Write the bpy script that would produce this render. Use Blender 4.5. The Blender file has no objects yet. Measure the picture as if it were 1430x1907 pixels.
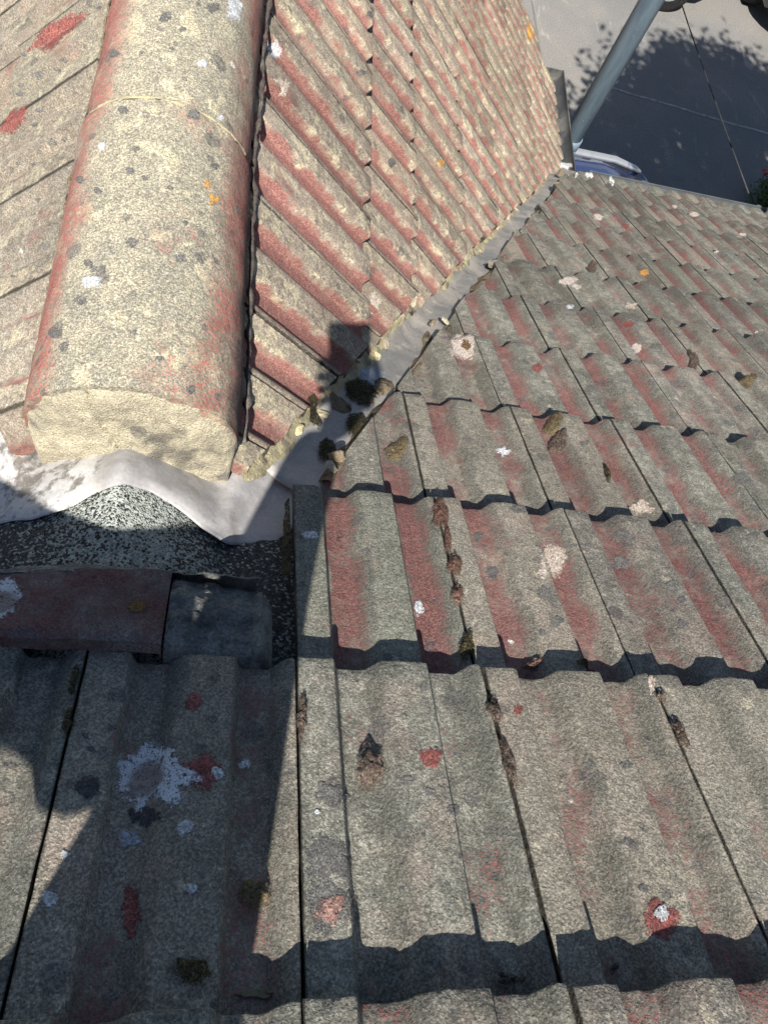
import bpy, bmesh, math, random
from mathutils import Vector, Matrix, noise as mnoise
random.seed(7)
R = math.radians
S = bpy.context.scene
COL = S.collection
# ------------------------------------------------------------------ camera
CAM = Vector((-0.08865, 0.14824, 0.60204))
RC = Matrix(((0.9714476, 0.0040145, 0.2372202), (0.0887346, -0.9334412, -0.3475827), (0.2200358, 0.3587080, -0.9071454)))
FPX = 1346.92
cd = bpy.data.cameras.new("camera"); cam = bpy.data.objects.new("camera", cd); COL.objects.link(cam)
right, down, fwd = (Vector(RC[i]).normalized() for i in range(3))
m3 = Matrix((right, -down, -fwd)).transposed()
cam.matrix_world = Matrix.Translation(CAM) @ m3.to_4x4()
cd.sensor_fit = 'VERTICAL'; cd.sensor_height = 24; cd.lens = 24 * FPX / 1907
cd.clip_start = 0.002; cd.clip_end = 500
S.camera = cam
# ------------------------------------------------------------------ sky, sun, exposure
SUN = Vector((-0.1661, -0.5734, 0.8023)).normalized()
elev = math.asin(SUN.z); az = math.atan2(SUN.x, SUN.y)
w = bpy.data.worlds.new("World"); S.world = w; w.use_nodes = True
nt = w.node_tree; nt.nodes.clear()
sk = nt.nodes.new('ShaderNodeTexSky'); sk.sky_type = 'NISHITA'; sk.sun_disc = False
sk.sun_elevation = elev; sk.sun_rotation = az; sk.air_density = 1.0; sk.dust_density = 0.6; sk.ozone_density = 1.5
bg = nt.nodes.new('ShaderNodeBackground'); bg.inputs[1].default_value = 0.055
wo = nt.nodes.new('ShaderNodeOutputWorld')
nt.links.new(sk.outputs[0], bg.inputs[0]); nt.links.new(bg.outputs[0], wo.inputs[0])
sl = bpy.data.lights.new("sun", 'SUN'); sl.energy = 5.0; sl.angle = R(0.53); sl.color = (1.0, 0.94, 0.85)
so = bpy.data.objects.new("sun", sl); COL.objects.link(so)
so.rotation_euler = SUN.to_track_quat('Z', 'Y').to_euler(); so.location = SUN * 20
S.view_settings.view_transform = 'Standard'; S.view_settings.look = 'None'
S.view_settings.exposure = 0.83; S.view_settings.gamma = 1.0; S.view_settings.use_curve_mapping = False
S.render.engine = 'CYCLES'

# ------------------------------------------------------------------ helpers
def ray(px, py):
    return right * ((px - 715) / FPX) + down * ((py - 953.5) / FPX) + fwd
def hit(px, py, n, d):
    r = ray(px, py); n = Vector(n); return CAM + r * ((d - n.dot(CAM)) / n.dot(r))
def hit_z(px, py, z): return hit(px, py, (0, 0, 1), z)
def fr(x): return x - math.floor(x)
def lerp(a, b, t): return a + (b - a) * t
def sst(a, b, x):
    t = min(1, max(0, (x - a) / (b - a))); return t * t * (3 - 2 * t)
def fbm(v, s, o=4): return mnoise.fractal(Vector(v) * s, 1.0, 2.0, o)

def tag(o, label=None, cat=None, group=None, kind=None):
    if label: o['label'] = label
    if cat: o['category'] = cat
    if group: o['group'] = group
    if kind: o['kind'] = kind
    return o
def empty(name, loc=(0, 0, 0), rz=0, **k):
    o = bpy.data.objects.new(name, None); COL.objects.link(o); o.location = loc; o.rotation_euler = (0, 0, rz)
    o.empty_display_size = 0.1
    return tag(o, **k)
def link(name, me, mat=None, parent=None, mw=None, **k):
    o = bpy.data.objects.new(name, me); COL.objects.link(o)
    if mat is not None and not me.materials: me.materials.append(mat)
    if parent is not None: o.parent = parent
    if mw is not None: o.matrix_basis = mw
    return tag(o, **k)
def mesh(name, vs, fs, smooth=False):
    me = bpy.data.meshes.new(name); me.from_pydata([tuple(v) for v in vs], [], fs); me.update()
    if smooth: me.polygons.foreach_set('use_smooth', [True] * len(me.polygons))
    return me
def bm_mesh(name, bm, smooth=False):
    me = bpy.data.meshes.new(name); bm.to_mesh(me); bm.free()
    if smooth: me.polygons.foreach_set('use_smooth', [True] * len(me.polygons))
    return me
def grid(name, pts, smooth=True, thick=0):
    """pts: rows of points -> mesh"""
    nr = len(pts); nc = len(pts[0]); vs = [p for r in pts for p in r]; fs = []
    for i in range(nr - 1):
        for j in range(nc - 1):
            a = i * nc + j; fs.append((a, a + 1, a + nc + 1, a + nc))
    if thick:
        n = len(vs); vs += [Vector(p) - Vector((0, 0, thick)) for p in vs]
        fs += [tuple(n + i for i in reversed(f)) for f in fs]
        for j in range(nc - 1):
            fs.append((j + 1, j, n + j, n + j + 1)); a = (nr - 1) * nc + j; fs.append((a, a + 1, n + a + 1, n + a))
        for i in range(nr - 1):
            a = i * nc; fs.append((a, a + nc, n + a + nc, n + a)); b = a + nc - 1; fs.append((b + nc, b, n + b, n + b + nc))
    return mesh(name, vs, fs, smooth)
def box_bm(bm, lo, hi, bev=0):
    r = bmesh.ops.create_cube(bm, size=1)
    for v in r['verts']:
        v.co = Vector([(lo[i] + hi[i]) / 2 + v.co[i] * (hi[i] - lo[i]) for i in range(3)])
    if bev:
        es = list({e for v in r['verts'] for e in v.link_edges})
        bmesh.ops.bevel(bm, geom=es, offset=bev, segments=2, affect='EDGES')
def tube_mesh(name, pts, rad, seg=12, cap=True):
    pts = [Vector(p) for p in pts]; n = len(pts)
    rad = rad if isinstance(rad, (list, tuple)) else [rad] * n
    vs = []; fs = []
    up = Vector((0.3, 0.2, 1)).normalized()
    for i, p in enumerate(pts):
        d = (pts[min(i + 1, n - 1)] - pts[max(i - 1, 0)]).normalized()
        a = d.cross(up)
        if a.length < 0.05: a = d.cross(Vector((1, 0, 0)))
        a.normalize(); b = d.cross(a).normalized()
        for k in range(seg):
            t = 2 * math.pi * k / seg; vs.append(p + (a * math.cos(t) + b * math.sin(t)) * rad[i])
    for i in range(n - 1):
        for k in range(seg):
            k2 = (k + 1) % seg; fs.append((i * seg + k, i * seg + k2, (i + 1) * seg + k2, (i + 1) * seg + k))
    if cap: fs.append(tuple(range(seg))[::-1]); fs.append(tuple((n - 1) * seg + k for k in range(seg)))
    return mesh(name, vs, fs, True)

# ------------------------------------------------------------------ material helpers
class NT:
    def __init__(s, name):
        s.m = bpy.data.materials.new(name); s.m.use_nodes = True; s.t = s.m.node_tree; s.t.nodes.clear()
        s.out = s.n('ShaderNodeOutputMaterial'); s.b = s.n('ShaderNodeBsdfPrincipled')
        s.t.links.new(s.b.outputs[0], s.out.inputs[0])
        s.pos = s.n('ShaderNodeNewGeometry').outputs['Position']
    def n(s, t): return s.t.nodes.new(t)
    def put(s, sock, v):
        if isinstance(v, bpy.types.NodeSocket): s.t.links.new(v, sock)
        elif v is not None:
            if sock.type == 'RGBA' and len(v) == 3: v = (*v, 1)
            sock.default_value = v
    def math(s, op, a, b=None, c=None):
        x = s.n('ShaderNodeMath'); x.operation = op; s.put(x.inputs[0], a)
        if b is not None: s.put(x.inputs[1], b)
        if c is not None: s.put(x.inputs[2], c)
        return x.outputs[0]
    def vm(s, op, a, b):
        x = s.n('ShaderNodeVectorMath'); x.operation = op; s.put(x.inputs[0], a); s.put(x.inputs[1], b); return x.outputs[0]
    def noise(s, vec, scale, detail=3, rough=.55, dist=0):
        x = s.n('ShaderNodeTexNoise'); s.put(x.inputs['Vector'], vec); x.inputs['Scale'].default_value = scale
        x.inputs['Detail'].default_value = detail; x.inputs['Roughness'].default_value = rough; x.inputs['Distortion'].default_value = dist
        return x.outputs[0]
    def vor(s, vec, scale, feature='F1', rand=1.0):
        x = s.n('ShaderNodeTexVoronoi'); x.feature = feature; s.put(x.inputs['Vector'], vec); x.inputs['Scale'].default_value = scale
        x.inputs['Randomness'].default_value = rand
        return x
    def ramp(s, f, lo, hi, a=0.0, b=1.0, smooth=True):
        x = s.n('ShaderNodeMapRange'); x.interpolation_type = 'SMOOTHSTEP' if smooth else 'LINEAR'
        s.put(x.inputs[0], f); s.put(x.inputs[1], lo); s.put(x.inputs[2], hi); s.put(x.inputs[3], a); s.put(x.inputs[4], b)
        return x.outputs[0]
    def mix(s, f, a, b, blend='MIX'):
        x = s.n('ShaderNodeMix'); x.data_type = 'RGBA'; x.blend_type = blend
        s.put(x.inputs[0], f); s.put(x.inputs[6], a); s.put(x.inputs[7], b); return x.outputs[2]
    def scale(s, col, f):
        x = s.n('ShaderNodeVectorMath'); x.operation = 'SCALE'; s.put(x.inputs[0], col); s.put(x.inputs[3], f); return x.outputs[0]
    def bump(s, h, dist, strength=1.0, normal=None):
        x = s.n('ShaderNodeBump'); x.inputs['Strength'].default_value = strength; x.inputs['Distance'].default_value = dist
        s.put(x.inputs['Height'], h)
        if normal is not None: s.put(x.inputs['Normal'], normal)
        return x.outputs[0]
    def fin(s, col, rough=.9, normal=None, metal=0, spec=.3):
        s.put(s.b.inputs['Base Color'], col); s.put(s.b.inputs['Roughness'], rough); s.put(s.b.inputs['Metallic'], metal)
        s.b.inputs['Specular IOR Level'].default_value = spec
        if normal is not None: s.put(s.b.inputs['Normal'], normal)
        return s.m

def cells(N, sc):
    x = N.n('ShaderNodeSeparateColor'); N.put(x.inputs[0], N.vor(N.pos, sc).outputs['Color']); return x.outputs[0]
def ragged(N, soft):
    at = N.n('ShaderNodeAttribute'); at.attribute_name = 'edge'
    e = N.math('ADD', at.outputs['Fac'], N.math('MULTIPLY', N.math('SUBTRACT', N.noise(N.pos, 900, 2, .8), .5), soft * 1.3))
    e = N.math('ADD', e, N.math('MULTIPLY', N.math('SUBTRACT', N.noise(N.pos, 190, 3, .7), .5), soft * 1.5))
    e = N.math('ADD', e, N.math('MULTIPLY', N.math('SUBTRACT', N.noise(N.pos, 70, 2, .6), .5), soft * .5))
    hole = N.ramp(N.math('ADD', N.noise(N.vm('ADD', N.pos, (3, 3, 3)), 330, 3, .75), N.math('MULTIPLY', cells(N, 660), .16)), .66, .70, 1, .0)
    return N.math('MULTIPLY', N.ramp(e, .78, .86, 1, 0), hole)
def spots(N, vec, scale, rmin, rmax, keep, seed=0.0):
    """round spots: mask"""
    v = N.vm('ADD', vec, (seed, seed * 1.7, seed * .6))
    wob = N.noise(vec, scale * 5, 2)
    vo = N.vor(v, scale)
    col = N.n('ShaderNodeSeparateColor'); N.put(col.inputs[0], vo.outputs['Color'])
    rad = N.ramp(col.outputs[1], 0, 1, rmin, rmax, False)
    d = N.math('ADD', vo.outputs['Distance'], N.math('MULTIPLY', N.math('SUBTRACT', wob, .5), .16))
    inside = N.ramp(N.math('SUBTRACT', rad, d), 0.0, .05)
    k = N.math('LESS_THAN', col.outputs[0], keep)
    return N.math('MULTIPLY', inside, k)

def mat_tile(name, base1, base2, red, redamt, cream=None, creamamt=0, redlo=.40, redhi=.88, dark=.22, spotkeep=.2, silt=.75, jw=.0035):
    N = NT(name)
    tc = N.n('ShaderNodeTexCoord').outputs['Object']
    oi = N.n('ShaderNodeObjectInfo').outputs['Random']
    sep = N.n('ShaderNodeSeparateXYZ'); N.put(sep.inputs[0], tc)
    um = N.math('FRACT', N.math('MULTIPLY', N.math('ADD', sep.outputs[0], 1.0), 10.0))
    off = N.n('ShaderNodeCombineXYZ'); N.put(off.inputs[0], N.math('MULTIPLY', oi, 37.0)); N.put(off.inputs[1], N.math('MULTIPLY', oi, 11.0))
    tv = N.vm('ADD', tc, off.outputs[0])
    big = N.noise(N.pos, 5, 5, .6); mid = N.noise(N.pos, 28, 5, .62); fine = N.noise(N.pos, 120, 3, .6)
    grain = cells(N, 660); g2 = N.noise(N.pos, 330, 2, .7)
    streak = N.noise(N.vm('MULTIPLY', tv, (55, 5, 1)), 1.0, 4, .6)
    base = N.mix(N.ramp(N.math('ADD', N.math('MULTIPLY', mid, .6), N.math('MULTIPLY', big, .4)), .42, .57), base1, base2)
    base = N.scale(base, N.ramp(N.noise(N.vm('ADD', N.pos, (4, 1, 6)), 65, 4, .7), .36, .64, .78, 1.18))
    base = N.scale(base, N.ramp(N.noise(N.vm('ADD', N.pos, (8, 1, 2)), 11, 5, .7, .5), .50, .66, 1, .72))
    base = N.mix(N.ramp(streak, .45, .7, 0, .45), base, tuple(c * .62 for c in base2))
    hue = N.math('FRACT', N.math('MULTIPLY', oi, 3.77))
    base = N.mix(N.ramp(hue, .0, .35, .55, 0), base, tuple(a * b for a, b in zip(base1, (.80, .84, .80))))
    base = N.mix(N.ramp(hue, .55, 1, 0, .5), base, tuple(a * b for a, b in zip(base1, (1.10, .98, .93))))
    # per tile tone
    tone = N.ramp(oi, 0, 1, .86, 1.12, False)
    # red band (sand-face worn off) in the channel of every roll
    wob = N.math('MULTIPLY', N.math('SUBTRACT', N.noise(N.vm('MULTIPLY', tv, (1, 9, 1)), 2.0, 3), .5), .30)
    u2 = N.math('ADD', um, wob)
    band = N.math('MULTIPLY', N.ramp(u2, redlo, redlo + .08), N.ramp(u2, redhi - .26, redhi, 1, 0))
    rn = N.noise(N.vm('ADD', N.pos, (3, 7, 1)), 10, 4, .65)
    oir = N.math('FRACT', N.math('MULTIPLY', oi, 7.31))
    bs = N.math('ADD', N.math('ADD', N.math('MULTIPLY', rn, 1.7), N.math('MULTIPLY', oir, .46)), N.math('MULTIPLY', fine, .45))
    bs = N.math('ADD', bs, N.math('MULTIPLY', N.math('SUBTRACT', grain, .5), .15))
    rmask = N.math('MULTIPLY', N.math('POWER', band, .7), N.ramp(bs, 1.42 - redamt, 1.74 - redamt, 0, 1, False))
    rmask = N.ramp(N.math('ADD', rmask, N.math('MULTIPLY', N.math('SUBTRACT', grain, .5), .75)), .34, .66, 0, .88)
    patch = N.ramp(N.math('ADD', N.math('ADD', N.noise(N.vm('ADD', N.pos, (13, 2, 9)), 6, 5, .7), N.math('MULTIPLY', grain, .16)), N.math('MULTIPLY', oir, .05)), .80 - redamt * .12, .88 - redamt * .1)
    rmask = N.math('MAXIMUM', rmask, N.math('MULTIPLY', patch, .9))
    redc = N.mix(fine, red, tuple(c * .62 for c in red))
    col = base
    if cream:
        cm = N.ramp(N.math('ADD', N.math('ADD', N.math('MULTIPLY', mid, .75), N.math('MULTIPLY', big, .35)), N.math('MULTIPLY', N.math('SUBTRACT', fine, .5), .5)), .60 - creamamt, .74 - creamamt)
        cm = N.math('MULTIPLY', cm, N.ramp(N.math('ABSOLUTE', N.math('SUBTRACT', um, .22)), .18, .42, 1, .25))
        col = N.mix(cm, col, cream)
    # pink-brown exposed body between
    col = N.mix(N.math('MULTIPLY', N.ramp(N.math('ADD', N.noise(N.vm('ADD', N.pos, (5, 5, 5)), 13, 4), N.math('MULTIPLY', g2, .25)), .64, .80), .38), col, (.31, .235, .195))
    b2 = N.math('MULTIPLY', N.ramp(u2, .66, .78), N.ramp(u2, .88, .97, 1, 0))
    b2 = N.math('MULTIPLY', b2, N.ramp(N.noise(N.vm('ADD', N.pos, (6, 2, 8)), 14, 4, .6), .36, .58, silt / 3, silt))
    col = N.mix(b2, col, tuple(c * .66 for c in base2))
    col = N.mix(rmask, col, redc)
    dk = spots(N, N.pos, 24, .12, .36, spotkeep, 1.3)
    dk2 = spots(N, N.pos, 55, .15, .34, spotkeep * .8, 4.1)
    col = N.mix(N.math('MULTIPLY', N.math('MAXIMUM', dk, dk2), .55), col, (.10, .098, .10))
    wh = spots(N, N.pos, 18, .03, .11, .20, 8.3)
    col = N.mix(N.math('MULTIPLY', wh, N.ramp(fine, .4, .55)), col, (.66, .66, .62))
    # dirt lodged along the side joints
    ed = N.math('MINIMUM', sep.outputs[0], N.math('SUBTRACT', .2, sep.outputs[0]))
    ed = N.math('ADD', ed, N.math('MULTIPLY', N.math('SUBTRACT', fine, .5), jw * .9))
    if jw > 0: col = N.mix(N.ramp(ed, jw * .35, jw, .82, 0), col, (.035, .033, .028))
    # granular sand face
    gr = N.math('MULTIPLY', N.ramp(N.math('POWER', grain, 1.5), 0, 1, .64, 1.55, False), N.ramp(g2, .3, .7, .84, 1.16, False))
    gr = N.math('MULTIPLY', gr, tone)
    gr = N.math('MULTIPLY', gr, N.ramp(N.noise(N.pos, 2.2, 3), .35, .65, .88, 1.1))
    col = N.scale(col, gr)
    pit = N.ramp(N.vor(N.pos, 170).outputs['Distance'], .05, .16, .35, 1)
    pitm = N.ramp(N.noise(N.vm('ADD', N.pos, (1, 2, 3)), 22, 3), .48, .6)
    col = N.mix(pitm, col, N.scale(col, pit))
    h = N.math('ADD', N.math('MULTIPLY', grain, .35), N.math('ADD', N.math('MULTIPLY', g2, .9), N.math('MULTIPLY', fine, 1.1)))
    nb = N.bump(h, .0013, .8)
    nb = N.bump(mid, .006, .35, nb)
    return N.fin(col, .93, nb, spec=.25)

M_MAIN = mat_tile("main_tile_concrete", (.266, .260, .218), (.182, .182, .158), (.24, .100, .094), .25, (.40, .365, .285), -.03, spotkeep=.40)
M_MAINQ = mat_tile("near_main_tile_concrete", (.266, .260, .218), (.182, .182, .158), (.225, .100, .094), -.02, (.40, .365, .285), -.02, spotkeep=.3)
M_MAINR = mat_tile("red_worn_main_tile_concrete", (.280, .262, .222), (.190, .185, .165), (.24, .098, .092), .40, (.40, .365, .285), -.03, spotkeep=.2)
M_WING = mat_tile("wing_tile_concrete", (.37, .315, .25), (.275, .24, .205), (.31, .135, .12), .46, (.50, .445, .315), .07, redlo=.38, redhi=.98, spotkeep=.12)
M_WINGR = mat_tile("red_wing_tile_concrete", (.37, .315, .25), (.275, .24, .205), (.31, .135, .12), .74, (.50, .445, .315), .07, redlo=.38, redhi=.98, spotkeep=.12)
M_WINGL = mat_tile("wing_left_tile_concrete", (.335, .295, .235), (.235, .215, .185), (.30, .125, .11), .40, (.43, .39, .285), .08, redlo=.36, redhi=.66, spotkeep=.16, silt=.42, jw=.0060)

def mat_ridge(name, shade=1.0):
    N = NT(name)
    big = N.noise(N.pos, 6, 5, .6); mid = N.noise(N.pos, 24, 5, .65); fine = N.noise(N.pos, 110, 3); grain = cells(N, 660); g2 = N.noise(N.pos, 330, 2, .7)
    sep = N.n('ShaderNodeSeparateXYZ'); N.put(sep.inputs[0], N.pos)
    dx = N.math('SUBTRACT', sep.outputs[0], -.205)
    col = N.mix(N.ramp(mid, .35, .65), (.36, .33, .25), (.25, .238, .195))
    col = N.mix(N.ramp(N.math('ADD', mid, N.math('MULTIPLY', big, .5)), .80, .92), col, (.47, .425, .305))
    # red worn flanks, lichen-free
    e = N.math('ADD', N.math('ABSOLUTE', dx), N.math('MULTIPLY', N.math('SUBTRACT', big, .5), .10))
    e = N.math('ADD', e, N.math('MULTIPLY', N.math('SUBTRACT', grain, .5), .03))
    rm = N.math('MULTIPLY', N.ramp(e, .078, .104), N.ramp(N.math('ADD', N.noise(N.vm('ADD', N.pos, (2, 1, 4)), 9, 4, .7), N.math('MULTIPLY', grain, .3)), .58, .72))
    rp = N.ramp(N.math('ADD', N.noise(N.vm('ADD', N.pos, (22, 1, 4)), 8, 5, .7), N.math('MULTIPLY', grain, .25)), .74, .82)
    rm = N.math('MAXIMUM', rm, N.math('MULTIPLY', rp, N.ramp(dx, -.02, .06)))
    col = N.mix(rm, col, N.mix(fine, (.37, .135, .11), (.25, .085, .078)))
    # right lip: dark stain, plus painted shade of the flank turned from the sun
    col = N.mix(N.ramp(N.math('ADD', dx, N.math('MULTIPLY', N.math('SUBTRACT', mid, .5), .06)), .108, .128, 0, .85), col, (.075, .068, .066))
    d = N.math('MAXIMUM', spots(N, N.pos, 20, .10, .34, .26, 2.2), spots(N, N.pos, 48, .15, .36, .2, 5.5))
    col = N.mix(N.math('MULTIPLY', d, .62), col, (.11, .105, .105))
    wh = spots(N, N.pos, 13, .03, .12, .16, 3.9)
    col = N.mix(N.math('MULTIPLY', wh, N.ramp(fine, .4, .55)), col, (.70, .70, .66))
    gr = N.math('MULTIPLY', N.ramp(N.math('POWER', grain, 1.5), 0, 1, .58, 1.62, False), N.ramp(g2, .3, .7, .78, 1.22, False))
    col = N.scale(col, gr)
    h = N.math('ADD', N.math('MULTIPLY', grain, .55), N.math('ADD', N.math('MULTIPLY', g2, .9), N.math('MULTIPLY', fine, 1.2)))
    nb = N.bump(mid, .006, .4, N.bump(h, .0016, .7))
    return N.fin(col, .93, nb, spec=.25)
M_RIDGE = mat_ridge("ridge_tile_concrete")

def mat_simple(name, c1, c2, sc=30, bumpd=.002, gscale=300, gamt=.3, rough=.9, spec=.3, c3=None, metal=0, dspots=0, bst=.7, soft=0):
    N = NT(name)
    a = N.noise(N.pos, sc, 5, .65); g = N.noise(N.pos, gscale, 3, .65)
    col = N.mix(N.ramp(a, .35, .65), c1, c2)
    if c3: col = N.mix(N.ramp(N.noise(N.vm('ADD', N.pos, (9, 4, 2)), sc * .45, 4, .6), .52, .66), col, c3)
    if dspots: col = N.mix(N.math('MULTIPLY', spots(N, N.pos, 22, .12, .34, dspots, 6.6), .6), col, (.13, .125, .12))
    col = N.scale(col, N.ramp(g, .3, .7, 1 - gamt, 1 + gamt, False))
    nb = N.bump(N.math('ADD', N.math('MULTIPLY', g, .6), a), bumpd, bst)
    if soft:
        col = N.scale(col, N.ramp(N.math('POWER', cells(N, 660), 1.4), 0, 1, .62, 1.5, False))
        N.put(N.b.inputs['Alpha'], ragged(N, soft))
    return N.fin(col, rough, nb, metal, spec)

M_MORTAR = mat_simple("ridge_end_mortar", (.56, .51, .375), (.43, .39, .295), 18, .008, 420, .35, c3=(.20, .185, .155), dspots=.45, bst=1.0)
M_MORTAR_OLD = mat_simple("valley_mortar_yellowed", (.50, .45, .27), (.30, .27, .19), 40, .005, 350, .3, c3=(.17, .15, .12))
M_MORTAR_GREY = mat_simple("dark_bedding_mortar", (.12, .125, .12), (.25, .26, .245), 30, .008, 330, .45, c3=(.06, .062, .066), bst=1.0)
M_BROWNM = mat_simple("brown_crumbling_mortar", (.16, .125, .08), (.22, .18, .125), 60, .006, 300, .45, c3=(.05, .045, .035))
M_MOSS = mat_simple("dry_brown_moss", (.085, .062, .050), (.145, .108, .085), 70, .004, 480, .6, c3=(.055, .042, .03), soft=0.5)
M_MOSS_R = mat_simple("reddish_brown_moss", (.115, .062, .048), (.155, .088, .066), 70, .004, 480, .6, c3=(.08, .045, .03), soft=0.5)
M_MOSS_G = mat_simple("golden_moss", (.165, .125, .065), (.12, .095, .052), 90, .004, 480, .6, c3=(.08, .06, .035), soft=0.5)
M_MOSS_D = mat_simple("dark_wet_moss", (.035, .030, .014), (.07, .058, .022), 70, .005, 420, .6, c3=(.02, .018, .012), soft=0.6)
M_LW = mat_simple("white_lichen", (.62, .64, .66), (.46, .48, .50), 60, .0015, 380, .28, soft=0.8)
M_LWC = mat_simple("cream_lichen", (.60, .53, .45), (.48, .39, .33), 60, .002, 380, .3, soft=0.8)
M_LRED = mat_simple("red_worn_spot", (.30, .095, .085), (.19, .065, .06), 80, .001, 700, .55, soft=1)
M_LPINK = mat_simple("pink_worn_spot", (.40, .24, .20), (.30, .17, .145), 90, .001, 420, .4, soft=1.2)
M_LDARK = mat_simple("dark_grey_lichen", (.125, .12, .118), (.165, .16, .15), 60, .001, 700, .55, soft=0.9)
M_LBLACK = mat_simple("black_lichen", (.05, .05, .055), (.075, .072, .075), 60, .001, 420, .3, soft=0.6)
M_LOR = mat_simple("orange_lichen", (.62, .33, .07), (.50, .26, .09), 90, .002, 380, .2, soft=0.8)
M_LBR = mat_simple("ochre_brown_lichen", (.17, .10, .035), (.12, .075, .03), 90, .002, 380, .3, soft=0.7)
M_GULL = mat_simple("bird_dropping", (.66, .58, .52), (.54, .47, .42), 60, .002, 300, .12, soft=0.5)
M_LEADP = mat_simple("pale_splash", (.42, .47, .55), (.30, .33, .38), 50, .001, 200, .12, soft=0.8)
M_DEBRIS = mat_simple("dead_leaf", (.15, .12, .08), (.20, .17, .11), 60, .001, 300, .3)

def _unused(): pass
def mat_lead():
    N = NT("lead_flashing")
    a = N.noise(N.pos, 7, 5, .6); b = N.noise(N.pos, 45, 5, .7); g = N.noise(N.pos, 200, 3)
    sep = N.n('ShaderNodeSeparateXYZ'); N.put(sep.inputs[0], N.pos)
    col = N.mix(N.ramp(a, .35, .65), (.43, .42, .42), (.33, .325, .33))
    # chalky white bloom left of the crest
    lm = N.math('MULTIPLY', N.ramp(sep.outputs[0], -.215, -.25), N.ramp(N.math('ADD', N.math('MULTIPLY', b, .7), N.math('MULTIPLY', a, .5)), .55, .66))
    base_l = N.mix(N.ramp(sep.outputs[0], -.21, -.24), col, (.21, .195, .175))
    col = N.mix(lm, base_l, (.56, .555, .55))
    st = N.ramp(N.math('ADD', N.noise(N.vm('ADD', N.pos, (1, 8, 3)), 12, 5, .7), N.math('MULTIPLY', b, .15)), .62, .74)
    col = N.mix(N.math('MULTIPLY', st, .6), col, (.30, .26, .22))
    col = N.mix(N.math('MULTIPLY', spots(N, N.pos, 60, .1, .34, .12, 2.8), .4), col, (.25, .22, .19))
    col = N.scale(col, N.ramp(g, .3, .7, .92, 1.08))
    nb = N.bump(N.math('ADD', N.math('MULTIPLY', a, 1.5), b), .0016, .5)
    return N.fin(col, N.ramp(a, .3, .7, .55, .75), nb, 0, .35)
M_LEAD = mat_lead()
def mat_valley():
    N = NT("weathered_valley_lead")
    a = N.noise(N.pos, 9, 5, .65, .6); b = N.noise(N.pos, 40, 5, .7); g = N.noise(N.pos, 200, 3)
    sep = N.n('ShaderNodeSeparateXYZ'); N.put(sep.inputs[0], N.pos)
    col = N.mix(N.ramp(a, .35, .62), (.36, .335, .30), (.20, .198, .195))
    col = N.mix(N.ramp(N.noise(N.vm('ADD', N.pos, (4, 4, 1)), 16, 4, .7), .55, .7, 0, .7), col, (.50, .45, .38))
    col = N.mix(N.ramp(N.noise(N.vm('ADD', N.pos, (2, 9, 1)), 22, 5, .7), .62, .74, 0, .6), col, (.11, .11, .115))
    # pale chalk near the saddle
    col = N.mix(N.math('MULTIPLY', N.ramp(sep.outputs[0], .22, .02), .65), col, (.42, .41, .41))
    col = N.scale(col, N.ramp(g, .3, .7, .9, 1.1))
    return N.fin(col, N.ramp(b, .3, .7, .38, .62), N.bump(N.math('ADD', a, b), .003, .5), 0, .45)
M_VALLEY = mat_valley()
def mat_felt():
    N = NT("mineral_felt")
    vo = N.vor(N.pos, 360); sc = N.n('ShaderNodeSeparateColor'); N.put(sc.inputs[0], vo.outputs['Color'])
    sep = N.n('ShaderNodeSeparateXYZ'); N.put(sep.inputs[0], N.pos)
    ctr = N.math('ADD', N.math('ABSOLUTE', N.math('ADD', sep.outputs[0], .185)), N.math('MULTIPLY', N.math('SUBTRACT', N.noise(N.pos, 25, 4), .5), .12))
    keep = N.ramp(ctr, .02, .13, .80, .16)
    br = N.math('LESS_THAN', sc.outputs[0], keep)
    lig = N.mix(sc.outputs[1], (.22, .25, .23), (.44, .47, .44))
    drk = N.mix(sc.outputs[1], (.030, .031, .034), (.10, .10, .095))
    col = N.mix(br, drk, lig)
    nb = N.bump(N.ramp(vo.outputs['Distance'], 0, .6, 1, 0), .003, .9)
    return N.fin(col, .85, nb, spec=.3)
M_FELT = mat_felt()
M_DECK = mat_simple("black_underlay_felt", (.020, .020, .021), (.035, .033, .032), 60, .003, 260, .5)
M_GUTTER = mat_simple("black_plastic_gutter", (.040, .043, .046), (.06, .062, .064), 12, .001, 200, .2, rough=.38, spec=.5, c3=(.12, .12, .115))
M_GUTTER2 = mat_simple("grey_plastic_gutter", (.11, .12, .135), (.085, .092, .10), 12, .001, 200, .15, rough=.30, spec=.6)
M_WALL = mat_simple("painted_render_wall", (.62, .59, .52), (.55, .52, .46), 8, .004, 160, .15)
M_FASCIA = mat_simple("painted_fascia", (.55, .55, .53), (.47, .47, .45), 8, .001, 160, .08, rough=.5)
M_DROP = mat_simple("gutter_splash_white", (.78, .78, .76), (.66, .66, .65), 40, .001, 200, .1, soft=0.4)

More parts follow.
